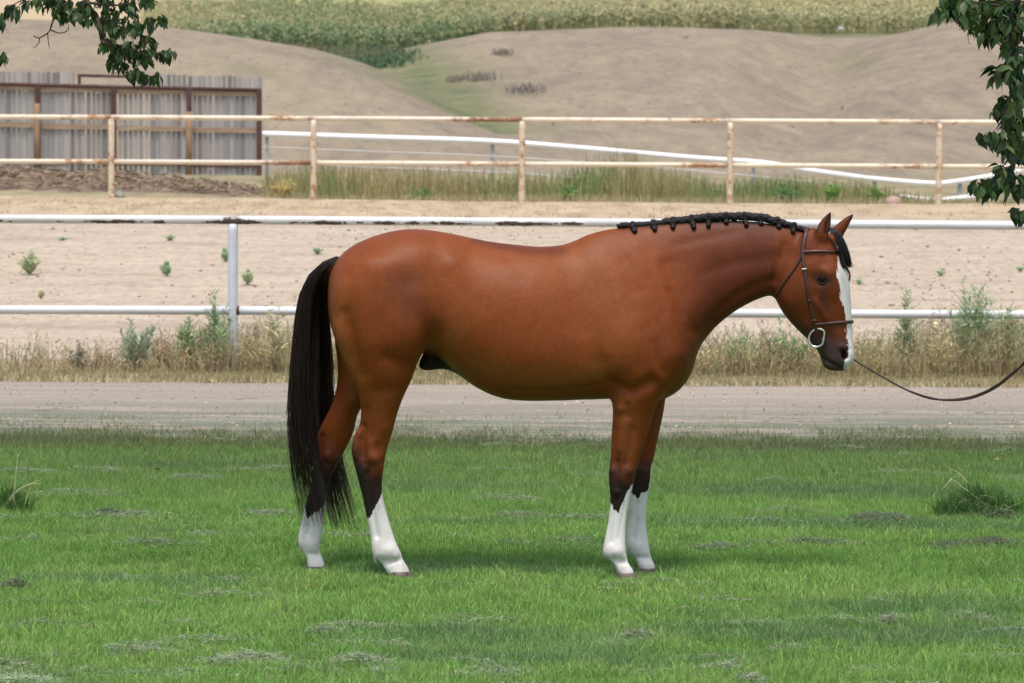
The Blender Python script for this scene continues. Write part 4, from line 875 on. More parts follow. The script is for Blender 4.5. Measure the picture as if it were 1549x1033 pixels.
link('forelock', np_mesh('forelock', np.concatenate([V_, V2]), np.concatenate([q_, q2+len(V_)]), None, np.concatenate([c_, c2])), hairm, horse)

# bridle -----------------------------------------------------------------------
lth = NT('bridle_leather', .38, .45); lth.set('Base Color', lth.ramp(lth.noise(60, 4), [(.3, (.045, .018, .014)), (.7, (.085, .034, .026))])); lth.bump(lth.noise(300, 2), .15, .001); lth = lth.m
stl = NT('bit_steel', .28, .5).set('Metallic', 1.).set('Base Color', (.72, .71, .69)).m
bridle = tag(empty('bridle', P(1236, 512, D0-.1)), 'brown leather bridle with a steel ring bit worn on the head of the bay horse', 'bridle')
def strap(name, pts, nrm, width, thick=.004, mat=lth, lift=.003, parent=bridle):
    """a leather strap lying on the skin: pts (N,3) on surface, nrm outward"""
    pts = np.asarray(pts); nrm = np.asarray(nrm); T = np.gradient(pts, axis=0); T /= np.linalg.norm(T, axis=1, keepdims=True)
    for _ in range(3): nrm = np.concatenate([nrm[:1], (nrm[:-2]+nrm[1:-1]*2+nrm[2:])/4, nrm[-1:]])
    nrm = nrm/np.linalg.norm(nrm, axis=1, keepdims=True); S_ = np.cross(T, nrm); S_ /= np.linalg.norm(S_, axis=1, keepdims=True)
    w_ = width/2; rings = []
    for a, b in ((-1, 0), (-.85, 1), (0, 1.25), (.85, 1), (1, 0)): rings.append(pts+S_*w_*a+nrm*(lift+thick*b))
    n_ = len(pts); VV = np.stack(rings, 1).reshape(-1, 3); i, j = np.meshgrid(np.arange(n_-1), np.arange(5), indexing='ij'); j2 = (j+1) % 5
    mb = MB(); mb.add(VV, np.stack([i*5+j, i*5+j2, (i+1)*5+j2, (i+1)*5+j], -1).reshape(-1, 4)); return mb.build(name, mat, parent)
def near_path(pts, m_=5):
    out = [surf(*p) for p in spline(pts, m_)]; a = np.array([o[0] for o in out]); b = np.array([o[1] for o in out])
    for _ in range(2): a[1:-1] = (a[:-2]+2*a[1:-1]+a[2:])/4
    return a, b
def mirror_path(a, b):
    a2 = head_unrot(a); a2[:, 1] = 2*D0-a2[:, 1]; a2 = head_rot(a2); o = []; n_ = []
    for p in a2:
        r_ = BVH.find_nearest(Vector(p)); o.append(np.array(r_[0])); n_.append(np.array(r_[1]))
    return np.array(o), np.array(n_)
cheek = near_path([(1214, 384), (1216, 398), (1219, 420), (1223, 446), (1228, 470), (1233, 490), (1235, 500)])
crown = near_path([(1219, 352.5), (1217, 360), (1215, 372), (1214, 387)])
cheek_o = strap('cheekpiece', *cheek, .017); strap('crownpiece', *crown, .024)
strap('cheekpiece', *mirror_path(*cheek), .017); strap('crownpiece', *mirror_path(*crown), .024)
c1 = crown[0][0]; c2 = mirror_path(*crown)[0][0]
t_ = np.linspace(0, 1, 7)[:, None]; arc = c1*(1-t_)+c2*t_; arc[:, 2] += .02*np.sin(np.pi*t_[:, 0])
strap('crownpiece', arc, np.repeat([[0, 0, 1.]], 7, 0), .024)
def around(pts, n_pts):
    """near path continued over the face to the mirrored far side"""
    a, b = near_path(pts); a2, b2 = mirror_path(a, b); e1, e2 = a[-1], a2[-1]; mid = []
    f0 = (e1+e2)/2; fwd = np.array([math.cos(TH), -math.sin(TH), 0])
    for t_ in np.linspace(0, 1, n_pts+2)[1:-1]:
        p = e1*(1-t_)+e2*t_+fwd*.035*math.sin(math.pi*t_)
        r_ = BVH.find_nearest(Vector(p)); mid.append((np.array(r_[0]), np.array(r_[1])))
    return np.concatenate([a, [q_[0] for q_ in mid], a2[::-1]]), np.concatenate([b, [q_[1] for q_ in mid], b2[::-1]])
strap('browband', *around([(1215, 381), (1228, 380.5), (1245, 380), (1258, 381)], 5), .013, lift=.004)
strap('noseband', *around([(1234, 491), (1248, 489.5), (1265, 488), (1283, 487)], 5), .016, lift=.004)
tl = near_path([(1213, 387), (1203, 405), (1190, 422), (1178, 440), (1172, 448)])
strap('throatlatch', *tl, .009, lift=.004); strap('throatlatch', *mirror_path(*tl), .009, lift=.004)
for px1, py1, hw in ((1217.5, 407, 2.6), (1225.3, 454, 2.4), (1231.5, 484, 2.4)):                   # keepers and buckles
    a, b = near_path([(px1-hw*1.4, py1+.4), (px1, py1), (px1+hw*1.4, py1-.4)]); strap('buckle', a, b, .008, .004, stl if py1 < 410 else lth, .0075, cheek_o)
rc, rn = surf(1236, 512)
for sgn in (0, 1):
    base = rc if not sgn else mirror_path(rc[None], rn[None])[0][0]
    c = P(1236.5, 511, base[1]-.016) if not sgn else base+np.array([math.sin(TH), math.cos(TH), 0])*.016
    th = np.linspace(0, 2*np.pi, 29); rr = .0405
    x_ = np.cos(th); x_ = np.where(x_ > .72, .72+.15*(x_-.72), x_)       # straight front bar
    ring = c+np.stack([rr*x_*math.cos(TH)+.006*np.sin(th), -rr*x_*math.sin(TH), rr*1.07*np.sin(th)], 1)
    mb = MB(); mb.tube(ring, .0052, 10, False); ring_o = mb.build('bit_ring', stl, bridle)
    mb = MB(); mb.tube([c+np.array([.72*rr, 0, -.006]), c+np.array([.72*rr+.004, .03*(1 if not sgn else -1), -.010])], .008, 8); mb.build('bit_mouthpiece', stl, ring_o)
    p_ = c+np.array([-rr, 0, -.004])
for pts in ([(1229, 521), (1226, 524), (1222, 522), (1218, 518)],):
    a, b = near_path(pts); strap('chin_strap', a, b, .010)
# lead rein: two narrow straps sagging from the far side of the bit to a hand outside the frame
rein = tag(empty('lead_rein', P(1420, 604, 15.6)), 'thin brown leather rein sagging from the muzzle of the bay horse to the right', 'rein')
dlth = NT('rein_leather', .5, .3).set('Base Color', (.034, .018, .014)).m
for k, off in enumerate((0, 1)):
    pl = spline([(1262, 524), (1294, 545.5), (1330, 567), (1370, 589), (1405, 601+off), (1435, 605.5-off), (1470, 602-2*off), (1505, 587-2.5*off), (1535, 563-2*off), (1549, 549+off), (1590, 505+3*off), (1640, 440)], 6)
    dp = np.interp(pl[:, 0], [1262, 1294, 1400, 1549, 1640], [D0+.03, D0-.06, D0-.3, D0-.55, D0-.62])+k*.01
    Q3 = P(pl[:, 0], pl[:, 1], dp); n_ = np.repeat([[.15*(-1)**k, -1., .35]], len(Q3), 0)
    strap('rein_strap', Q3, n_, .0095, .003, dlth, 0, rein)
# ------------------------------------------------------------------ plants
dry_m = vcol_mat('dry_grass', .8, .15, .2); weed_m = vcol_mat('weed_leaf', .7, .2, .25)
def stems(x, y, h, lean, cols, wid, z0=None, seg=4, heads=False):
    """thin bending stems with narrow leaves, as ribbons; arrays"""
    n_ = len(x); z0 = H(x, y) if z0 is None else z0; th = rng.uniform(0, 2*np.pi, n_); f = np.linspace(0, 1, seg)
    ln = lean*rng.random(n_); Pn = np.stack([x[:, None]+(np.cos(th)*ln*h)[:, None]*f**1.8, y[:, None]+(np.sin(th)*ln*h)[:, None]*f**1.8, z0[:, None]-.02+h[:, None]*f*(1-.25*(ln[:, None])*f)], -1)
    return strands(Pn, wid[:, None]*np.interp(f, [0, .7, 1], [1, .8, .35])[None], cols)
def join(name, items, mat): 
    Vs, qs, cs, k = [], [], [], 0
    for V_, q, c in items: Vs.append(V_); qs.append(q+k); cs.append(c); k += len(V_)
    return link(name, np_mesh(name, np.concatenate(Vs), np.concatenate(qs), None, np.concatenate(cs)), mat)
TAN = np.array([.54, .45, .265]); PUR = np.array([.245, .165, .125]); OLV = np.array([.36, .37, .17]); GRN = np.array([.18, .26, .12]); RED = np.array([.34, .19, .125])
def pick(pal, p, n_, jit=.22): return np.array(pal)[rng.choice(len(pal), n_, p=p)]*rng.lognormal(0, jit, (n_, 1))
def row_px(n_, x0, x1, dep0, dep1):
    d_ = rng.uniform(dep0, dep1, n_); px = rng.uniform(x0, x1, n_); return (px-774.5)*d_/F, d_, px
items = []
# seeding dry grass along the pipe fence
n_ = 19000; x, y, px = row_px(n_, -420, 1970, 29.9, 31.7)
den = np.interp(px, [-160, 0, 100, 180, 300, 440, 620, 900, 1050, 1300, 1549, 1710], [.16, .18, .2, .5, .9, .95, .6, .6, 1.05, 1.0, 1.05, 1])*(.8+.6*vnoise(x, y, .35, 81, 2))
k = rng.random(n_) < den*.8; x, y, px = x[k], y[k], px[k]; n_ = len(x)
tall = np.interp(px, [-160, 60, 110, 200, 260, 340, 440, 900, 1040, 1150, 1300, 1400, 1549], [.30, .36, .20, .32, .46, .50, .52, .30, .42, .46, .44, .58, .58])
h = tall*rng.uniform(.35, 1.05, n_)*(1+.35*vnoise(x, y, .5, 82, 2)); kind = rng.random(n_)
c = pick([TAN, TAN*1.15, OLV, PUR, GRN, RED], [.38, .22, .20, .09, .05, .06], n_)
items.append(stems(x, y, h, .38, c, np.full(n_, .0026)*rng.uniform(.7, 1.3, n_)))
# side leaves and seed heads
m_ = 16000; i = rng.integers(0, n_, m_); t = rng.uniform(.35, 1, m_); hx = h[i]*t
th = rng.uniform(0, 2*np.pi, m_); L_ = .035+.05*rng.random(m_)
p0 = np.stack([x[i]+rng.normal(0, .02, m_), y[i], H(x[i], y[i])+hx], 1); p2 = p0+np.stack([np.cos(th)*L_*.7, np.sin(th)*L_*.7, L_*rng.uniform(.2, 1, m_)], 1); p1 = (p0+p2)/2+[0, 0, .008]
items.append(strands(np.stack([p0, p1, p2], 1), np.repeat([[.0022, .0034, .001]], m_, 0), pick([TAN, OLV, TAN*1.25, RED], [.4, .25, .25, .1], m_)))
# matted purple-brown thatch at the foot of the fence
n_ = 11500; x, y, px = row_px(n_, -420, 1970, 30.0, 31.9)
k = rng.random(n_) < np.interp(px, [-160, 100, 150, 260, 320, 440, 900, 1040, 1549], [.15, .2, .7, .6, .9, .9, .5, 1, 1]); x, y = x[k], y[k]; n_ = len(x)
h = .17*rng.uniform(.3, 1.1, n_)*(1+.4*vnoise(x, y, .4, 83, 2)); items.append(stems(x, y, h, 1.1, pick([PUR, PUR*.8, RED, TAN*.7], [.4, .2, .15, .25], n_), np.full(n_, .0032), seg=3))
tag(join('fence_row_grass', items, dry_m), kind='stuff')
# short dead grass between road and fence, and stubble on the paddock crest
items = []; n_ = 33000; x, y, px = row_px(n_, -420, 1970, 29.0, 30.3); k = y > e_road(x)+.05*rng.normal(0, 1, n_); x, y = x[k], y[k]; n_ = len(x)
items.append(stems(x, y, .055*rng.lognormal(0, .35, n_), .9, pick([TAN*.85, OLV, TAN, GRN], [.42, .28, .2, .1], n_), np.full(n_, .0028), np.full(n_, .03), 3))
tag(join('verge_grass', items, dry_m), kind='stuff')
items = []; n_ = 19000; x, y, px = row_px(n_, -420, 1970, 52, 66); k = rng.random(n_) < np.clip(.25+.9*vnoise(x*.4, y, 1.2, 84, 3), .05, 1)*sm(51, 56, y); x, y = x[k], y[k]; n_ = len(x)
gk = np.clip(.15+.8*vnoise(x*.5, y, 1.4, 85, 2), 0, 1)[:, None]
c = pick([TAN*1.1, TAN*.9, TAN*1.3], [.4, .3, .3], n_)*(1-.5*gk)+np.array([.20, .20, .09])*.5*gk
items.append(stems(x, y, .05*rng.lognormal(0, .5, n_), 1.2, c, np.full(n_, .0045), None, 3)); tag(join('paddock_stubble', items, dry_m), kind='stuff')
# tall weeds behind the rusty fence
items = []; n_ = 15000; x, y, px = row_px(n_, 398, 1900, 70, 79)
hgt = np.interp(px, [398, 430, 470, 560, 700, 800, 870, 960, 1000, 1080, 1200, 1300, 1350, 1420, 1549, 1720], [.35, .55, .75, .7, .6, .55, .75, .85, .7, .5, .55, .55, .30, .16, .18, .2])
h = 1.15*hgt*rng.uniform(.3, 1.05, n_)*(1+.5*vnoise(x, y, 1.2, 86, 2)); gk = np.clip(.5+1.1*vnoise(x, y*.3, 1.8, 87, 2)+.2*rng.normal(0, 1, n_), 0, 1)[:, None]
c = (np.array([.60, .47, .235])*(1-gk)+np.array([.235, .335, .115])*gk)*rng.lognormal(0, .22, (n_, 1))
items.append(stems(x, y, h, .35, c, np.full(n_, .010), None, 3))
n_ = 5000; x, y, px = row_px(n_, 398, 1720, 67.5, 70.5); items.append(stems(x, y, .22*rng.uniform(.3, 1.1, n_), .5, pick([TAN, TAN*1.2, OLV], [.5, .3, .2], n_), np.full(n_, .007), None, 3))
tag(join('far_fence_weeds', items, dry_m), kind='stuff')
# single weeds -------------------------------------------------------------------
def weed(px, py, hpx, wpx, lab, col, group, dep=None, nst=9, bushy=1., name='weed'):
    q0 = hit(px, py) if dep is None else None
    if dep is not None: q0 = P(px, py, dep); q0[2] = float(H(q0[0], dep))
    dep = q0[1]; s = dep/F; hh = hpx*s; ww = wpx*s; o = empty(name, q0); tag(o, lab, 'weed', group)
    st, lf = [], []
    for k in range(int(nst*1.6)):
        a = rng.uniform(0, 2*np.pi); r_ = rng.random()**.6; h_ = hh*(1-.35*r_)*rng.uniform(.8, 1.08); f = np.linspace(0, 1, 5)
        Pn = q0+np.stack([np.cos(a)*r_*ww/2*f**1.05, np.sin(a)*r_*ww/2*f**1.05, h_*f*(1-.18*r_*f)], 1)+np.cumsum(rng.normal(0, .012*hh, (5, 3)), 0)*(f>0)[:, None]; st.append(Pn)
        nb = int(32*bushy); t = rng.uniform(.12, 1, nb); b0 = np.stack([np.interp(t, f, Pn[:, i]) for i in range(3)], 1); th = rng.uniform(0, 2*np.pi, nb)
        L_ = hh*.20*(1.15-t)*rng.uniform(.5, 1.3, nb)+.012; up_ = rng.uniform(.25, 1.1, nb)
        tip = b0+np.stack([np.cos(th)*L_, np.sin(th)*L_, L_*up_], 1); lf.append(np.stack([b0, (b0+tip)/2+np.stack([0*t, 0*t, L_*.12], 1), tip], 1))
    st = np.array(st); lf = np.concatenate(lf); cw = np.array(col)*(2.6 if 'sand' in group else 2.5)
    V_, q, c = strands(st, np.interp(np.linspace(0, 1, 5), [0, 1], [.9, .4])[None]*np.full((len(st), 1), .0026+.0004*dep/15), cw*np.ones((len(st), 3))*rng.uniform(.6, 1, (len(st), 1)))
    link('stem', np_mesh('stem', V_, q, None, c), weed_m, o)
    V_, q, c = strands(lf, np.repeat([[.6, 1., .25]], len(lf), 0)*(.0046*(dep/30)**.6), cw*rng.lognormal(0, .28, (len(lf), 1)))
    link('foliage', np_mesh('foliage', V_, q, None, c), weed_m, o); return o
GS = 'weeds growing on the bare sand'
GREY = (.20, .255, .165); LG = (.235, .265, .165)
for a in [(45, 416, 38, 46, 'bushy pale green weed alone on the sand at the far left', LG, GS), (252, 418, 26, 20, 'small spindly green weed on the sand left of the fence post', GREY, GS), (375, 432, 26, 22, 'upright green weed on the sand just right of the fence post', LG, GS),
          (341, 397, 24, 14, 'thin weed showing beside the left edge of the fence post', GREY, GS), (258, 364, 10, 22, 'flat green weed on the sand between the rails left of the post', LG, GS), (1300, 431, 10, 12, 'tiny dark weed on the sand beside the white blaze', GREY, GS),
          (1423, 418, 12, 20, 'small pale weed on the sand between the two rails at right', LG, GS), (1543, 411, 10, 14, 'small weed on the sand at the right edge', GREY, GS), (480, 385, 12, 22, 'faint low weed on the sand above the tail', GREY, GS), (62, 452, 14, 12, 'wispy dry weed above the lower rail at far left', (.25, .24, .14), GS),
          (141, 474, 5, 40, 'flat weed showing under the lower rail left of the post', GREY, GS), (94, 364, 5, 20, 'tiny flat weed just under the top rail at far left', GREY, GS)]:
    weed(*a[:7], nst=16 if a[2] > 22 else 10, bushy=1.)
GF = 'green weeds growing up through the fence row'
for px, py, hp, wp, lab, col, ns, bu in [
  (205, 560, 96, 66, 'tall feathery grey green weed left of the fence post below the lower rail', (.19, .235, .145), 8, 1.4), (120, 568, 48, 44, 'low dark brownish weed at the far left of the fence row', (.22, .195, .13), 9, 1.2), (285, 560, 92, 40, 'upright green weed touching the lower rail left of the post', (.165, .225, .09), 9, 1.2),
  (325, 556, 120, 46, 'tallest green weed left of the post rising above the lower rail', (.175, .24, .115), 8, 1.4), (250, 566, 62, 30, 'reddish dry weed left of the white post', (.26, .19, .12), 7, 1.), (418, 560, 116, 36, 'thin dry weed rising above the rail beside the tail', (.28, .265, .15), 7, .9), (385, 562, 80, 44, 'straw coloured weed between the white post and the tail', (.36, .30, .17), 8, 1.),
  (1120, 560, 80, 60, 'spreading green weed under the lower rail beneath the neck', (.20, .255, .125), 9, 1.3), (1190, 562, 88, 52, 'bushy green weed behind the jaw of the horse', (.17, .245, .105), 10, 1.5), (1230, 565, 60, 40, 'low yellowish weed behind the muzzle', (.30, .27, .13), 7, 1.),
  (1372, 562, 122, 40, 'thin green weed rising past the lower rail above the rein', (.20, .26, .12), 7, 1.1), (1470, 560, 146, 86, 'largest bushy green weed rising well above the lower rail at right', (.185, .25, .125), 13, 1.6), (1528, 562, 120, 46, 'green weed rising above the lower rail at the right edge', (.19, .25, .12), 9, 1.4),
  (1330, 565, 74, 34, 'slender yellow green weed right of the muzzle', (.28, .28, .13), 7, 1.), (1075, 566, 62, 36, 'dry yellowish weed just right of the chest', (.36, .31, .17), 7, 1.), (1425, 566, 92, 40, 'straw coloured weed left of the largest green weed', (.35, .31, .16), 8, 1.1)]:
    weed(px, py, hp*1.12, wp*1.15, lab, tuple(.75*c_+.25*sum(col)/3 for c_ in col), GF, dep=30.2+.7*rng.random(), nst=ns, bushy=bu)
for px, py, hp, wp, lab, col in [(1260, 296, 40, 30, 'bright green bush behind the rusty fence left of its right post', (.13, .21, .06)), (1322, 302, 30, 34, 'green weed clump left of the pink rock behind the rusty fence', (.12, .185, .06)), (640, 292, 26, 60, 'low green weed patch behind the rusty fence above the croup', (.12, .18, .065)), (860, 294, 30, 50, 'green weed clump behind the rusty fence above the withers', (.12, .18, .06)), (1190, 298, 34, 70, 'wide dark green weed clump behind the rusty fence', (.09, .14, .06)), (430, 285, 44, 40, 'tan weed clump beside the end of the board windbreak', (.30, .26, .12))]:
    weed(px, py, hp, wp, lab, col, 'weed clumps behind the rusty fence', dep=69.+2*rng.random(), nst=14, bushy=1.6)
# tall tufts left unmown at both sides of the lawn
def tuft(px, py, n_, rpx, hpx, lab, stalks):
    q0 = hit(px, py); s = q0[1]/F; o = empty('grass_tuft', q0); tag(o, lab, 'grass tuft')
    a = rng.uniform(0, 6.28, n_); r_ = rng.random(n_)**.7*rpx*s; x, y = q0[0]+r_*np.cos(a), q0[1]+.6*r_*np.sin(a); h = hpx*s*rng.uniform(.35, 1.05, n_)*(1.1-.5*r_/(rpx*s))
    c = np.array([.145, .28, .08])*rng.lognormal(0, .25, (n_, 1)); V_, q, c = stems(x, y, h, .9, c, np.full(n_, .003), np.full(n_, .01), 5); link('leaves', np_mesh('leaves', V_, q, None, c), blade_m, o)
    for pts in stalks:
        mb = MB(); pl = spline(pts, 4); mb.tube(P(pl[:, 0], pl[:, 1], q0[1]-.05), np.linspace(.0045, .002, len(pl)), 6)
        mb.build('dry_stalk', NT('dry_stalk', .8, .2).set('Base Color', (.44, .42, .25)).m, o)
tuft(1482, 782, 900, 70, 62, 'tall green unmown tuft with pale bent stalks at the right of the lawn', [[(1500, 772), (1480, 755), (1455, 736), (1443, 726)], [(1505, 770), (1470, 756), (1438, 765)], [(1466, 732), (1450, 716), (1438, 709)], [(1440, 724), (1424, 742)], [(1530, 770), (1500, 752), (1482, 750)]])
tuft(8, 775, 420, 44, 54, 'green unmown tuft with pale bent stalks at the left edge of the lawn', [[(5, 770), (22, 745), (45, 733), (62, 732)], [(38, 764), (41, 750), (46, 738)], [(20, 770), (24, 720), (27, 686)], [(8, 768), (30, 740), (60, 726)]])
# fallen leaves
lv = NT('fallen_leaf', .8, .2).set('Base Color', (.26, .15, .075)).m; lt_me = np_mesh('fallen_leaf', [(-.03, 0, 0), (-.01, .016, .006), (.015, .014, .008), (.035, 0, .002), (.015, -.014, .01), (-.01, -.016, .004)], None, [[0, 1, 5], [1, 2, 5], [2, 4, 5], [2, 3, 4]]); lt_me.materials.append(lv)
for px, py, lab in ((237, 722, 'curled orange brown leaf lying on the lawn above left of the tail'), (108, 720, 'brown leaf lying on the lawn near the left edge'), (280, 807, 'pale brown leaf lying on the lawn left of the white hind sock'), (1508, 706, 'small pale leaf standing in the grass at the right'), (467, 903, 'tan leaf lying on the lawn under the far hind hoof')):
    q0 = hit(px, py); o = bpy.data.objects.new('fallen_leaf', lt_me); COL.objects.link(o); o.location = (q0[0], q0[1], .05); o.scale = (.6, .6, .6); o.rotation_euler = (rng.normal(0, .4), rng.normal(0, .4), rng.uniform(0, 6)); tag(o, lab, 'leaf', 'fallen leaves on the lawn')
# rocks
def rock(px, py, w_, h_, dep, lab, col, seed):
    q0 = P(px, py, dep); q0[2] = float(H(q0[0], dep)) if dep < 110 else q0[2]; s = dep/F; u_, v_ = np.meshgrid(np.linspace(0, np.pi, 9), np.arange(14)*2*np.pi/14, indexing='ij')
    k = 1+.22*vnoise(3*np.cos(v_)*np.sin(u_)+9, 3*np.sin(v_)*np.sin(u_)+3*np.cos(u_), 1., seed, 2)
    p = np.stack([np.sin(u_)*np.cos(v_)*k*w_*s/2, np.sin(u_)*np.sin(v_)*k*w_*s/2.4, np.cos(u_)*k*h_*s*.62+h_*s*.3], -1).reshape(-1, 3)+q0
    i, j = np.meshgrid(np.arange(8), np.arange(14), indexing='ij'); j2 = (j+1) % 14
    g = NT('rock', .9, .2); g.set('Base Color', g.ramp(g.noise(6, 4), [(.3, tuple(c*.7 for c in col)), (.7, col)]))
    tag(link('rock', np_mesh('rock', p, np.stack([i*14+j, (i+1)*14+j, (i+1)*14+j2, i*14+j2], -1).reshape(-1, 4)), g.m), lab, 'rock')
rock(1352, 305, 27, 19, 66., 'pinkish rock behind the rusty fence near its right post', (.44, .31, .26), 3)
rock(177, 302, 26, 13, 61.2, 'pale grey rock at the foot of the left rusty fence post', (.42, .40, .33), 4)
rock(1272, 46, 12, 6, 255., 'white boulder at the edge of the distant corn field', (.45, .45, .42), 5)

# corn on the far slope ------------------------------------------------------------
items = []; n_ = 9000; d_ = np.concatenate([rng.uniform(258, 275, 5200), rng.uniform(275, 345, 6800)]); px = rng.uniform(215, 1700, len(d_))
edge = np.interp(px, [215, 280, 400, 620, 700, 800, 900, 1549, 1700], [275, 262, 258, 258, 266, 268, 268, 270, 270])
k = d_ > edge; d_, px = d_[k], px[k]; x = (px-774.5)*d_/F; n_ = len(x); z0 = H(x, d_)
h = rng.uniform(1.5, 2.2, n_)*np.interp(px, [215, 300, 640, 760], [.75, 1., 1., .8]); gk = np.clip(np.interp(px, [215, 300, 420, 640, 760, 1000, 1549], [.35, .55, .9, .8, .4, .25, .22])+.3*rng.normal(0, 1, n_)-.35*sm(268, 285, d_), 0, 1)[:, None]
cc = (np.array([.54, .50, .28])*(1-gk)+np.array([.175, .27, .125])*gk)*rng.lognormal(0, .10, (n_, 1))
items.append(stems(x, d_, h, .12, cc*1.1, np.full(n_, .03), z0, 3))
for r_ in range(5):
    th = rng.uniform(0, 6.28, n_); L_ = rng.uniform(.35, .7, n_); hh = h*rng.uniform(.15, .9, n_); p0 = np.stack([x, d_, z0+hh], 1)
    p1 = p0+np.stack([np.cos(th)*L_*.5, np.sin(th)*L_*.5, L_*.45], 1); p2 = p0+np.stack([np.cos(th)*L_, np.sin(th)*L_, L_*.1], 1)
    items.append(strands(np.stack([p0, p1, p2], 1), np.repeat([[.045, .055, .015]], n_, 0), cc*rng.lognormal(0, .12, (n_, 1)), 3))
tag(join('corn_field', items, dry_m), kind='stuff')
# low green growth in the hollow below the corn, sage on the slopes
items = []; n_ = 9000; px = rng.uniform(430, 720, n_); py = rng.uniform(62, 120, n_)
d_ = np.interp(py, [60, 100, 130], [258, 205, 190])+rng.normal(0, 5, n_); x = (px-774.5)*d_/F
k = (vnoise(x, d_, 7, 95, 2) > -.25)&(px+10*rng.normal(0, 1, n_) < 560+1.0*(py-60))&(px > 380); x, d_, px = x[k], d_[k], px[k]; n_ = len(x)
gk = np.clip(.55+.8*vnoise(x, d_, 5, 96, 2)+.15*rng.normal(0, 1, n_), 0, 1)[:, None]; c = (np.array([.28, .25, .13])*(1-gk)+np.array([.09, .19, .105])*gk)*rng.lognormal(0, .18, (n_, 1))
items.append(stems(x, d_, .38*rng.lognormal(0, .3, n_), .9, c, np.full(n_, .06), None, 3))
n_ = 60; x = rng.uniform(-62, 80, n_); d_ = rng.uniform(118, 252, n_); z_ = vnoise(x, d_, 14, 97, 2); k = z_ > -.1; x, d_ = x[k], d_[k]; n_ = len(x)
for r_ in range(5): items.append(stems(x+rng.normal(0, .12, n_), d_+rng.normal(0, .12, n_), .13*rng.lognormal(0, .4, n_), 1.2, pick([(.22, .19, .14), (.34, .28, .19), (.17, .155, .125)], [.35, .4, .25], n_), np.full(n_, .022), None, 3))
tag(join('hill_brush', items, dry_m), kind='stuff')
# dark clumps of brush on the far slope, at (790,128) and beside it
for px, py, wp, hp, lab in ((795, 131, 44, 14, 'largest dark grey bush on the far slope above the rusty fence'), (725, 114, 40, 14, 'grey bush left of the largest dark bush on the far slope'), (760, 78, 26, 9, 'small grey bush high on the far slope'), (690, 118, 22, 8, 'faint grey bush at the left end of the row on the far slope')):
    q0 = hit(px, py+hp*.5, 125); s = q0[1]/F; o = empty('bush', q0); tag(o, lab, 'bush', 'dark bushes on the far slope'); n_ = 120
    x = q0[0]+rng.normal(0, wp*s*.34, n_); y = q0[1]+rng.normal(0, wp*s*.6, n_)
    V_, q, c = stems(x, y, hp*s*rng.uniform(.3, 1.1, n_), .9, pick([(.36, .32, .27), (.38, .33, .26), (.30, .275, .24)], [.4, .35, .25], n_), np.full(n_, .025), None, 3); link('foliage', np_mesh('foliage', V_, q, None, c), weed_m, o)

# ------------------------------------------------------------------ the two trees whose boughs hang into the picture
leaf_m = NT('tree_leaf', .45, .35); rn = leaf_m.rand()
lc = leaf_m.ramp(rn, [(0., (.022, .05, .015)), (.5, (.040, .082, .020)), (.85, (.068, .118, .030)), (1., (.11, .155, .04))]); leaf_m.set('Base Color', lc)
tr = leaf_m.n.new('ShaderNodeBsdfTranslucent'); leaf_m.put(tr.inputs[0], lc); mx = leaf_m.n.new('ShaderNodeMixShader'); mx.inputs[0].default_value = .22
leaf_m.t.links.new(leaf_m.b.outputs[0], mx.inputs[1]); leaf_m.t.links.new(tr.outputs[0], mx.inputs[2]); leaf_m.t.links.new(mx.outputs[0], leaf_m.n['Material Output'].inputs[0]); leaf_m = leaf_m.m
bark = NT('bark', .9, .15); bark.set('Base Color', bark.ramp(bark.noise(9, 5, .7, bark.coord('Object', (1, 1, .25))), [(.3, (.035, .027, .022)), (.7, (.10, .08, .062))])); bark.bump(bark.noise(14, 4, .7, bark.coord('Object', (1, 1, .2))), .8, .03); bark = bark.m
leaf_me = []
for k in range(4):                                        # pointed oval, folded along its midrib and drooping at the tip
    f = np.linspace(0, 1, 6); wd = np.array([.02, .62, 1., .82, .42, .0])*(.20+.03*k); z_ = -.16*f**2*(1+.5*k)
    mid = np.stack([f, 0*f, z_], 1); lf_ = np.stack([f-.02, wd, z_+wd*.35], 1); rg = np.stack([f-.02, -wd, z_+wd*.28], 1); VV = np.concatenate([mid, lf_, rg]); q = []
    for i in range(5): q += [[i, i+1, 7+i, 6+i], [i, 12+i, 13+i, i+1]]
    me = np_mesh('leaf', VV, q); me.materials.append(leaf_m); leaf_me.append(me); LEAFV, LEAFQ = VV, np.array(q)
def add_leaf(par, p, L_, yaw, pitch, roll_):
    o = bpy.data.objects.new('leaf', leaf_me[rng.integers(4)]); COL.objects.link(o); o.parent = par; o.matrix_parent_inverse = Matrix.Translation(-Vector(par.location))
    o.location = tuple(p); o.rotation_euler = (roll_, pitch, yaw); o.scale = (L_, L_*rng.uniform(.85, 1.25), L_); return o
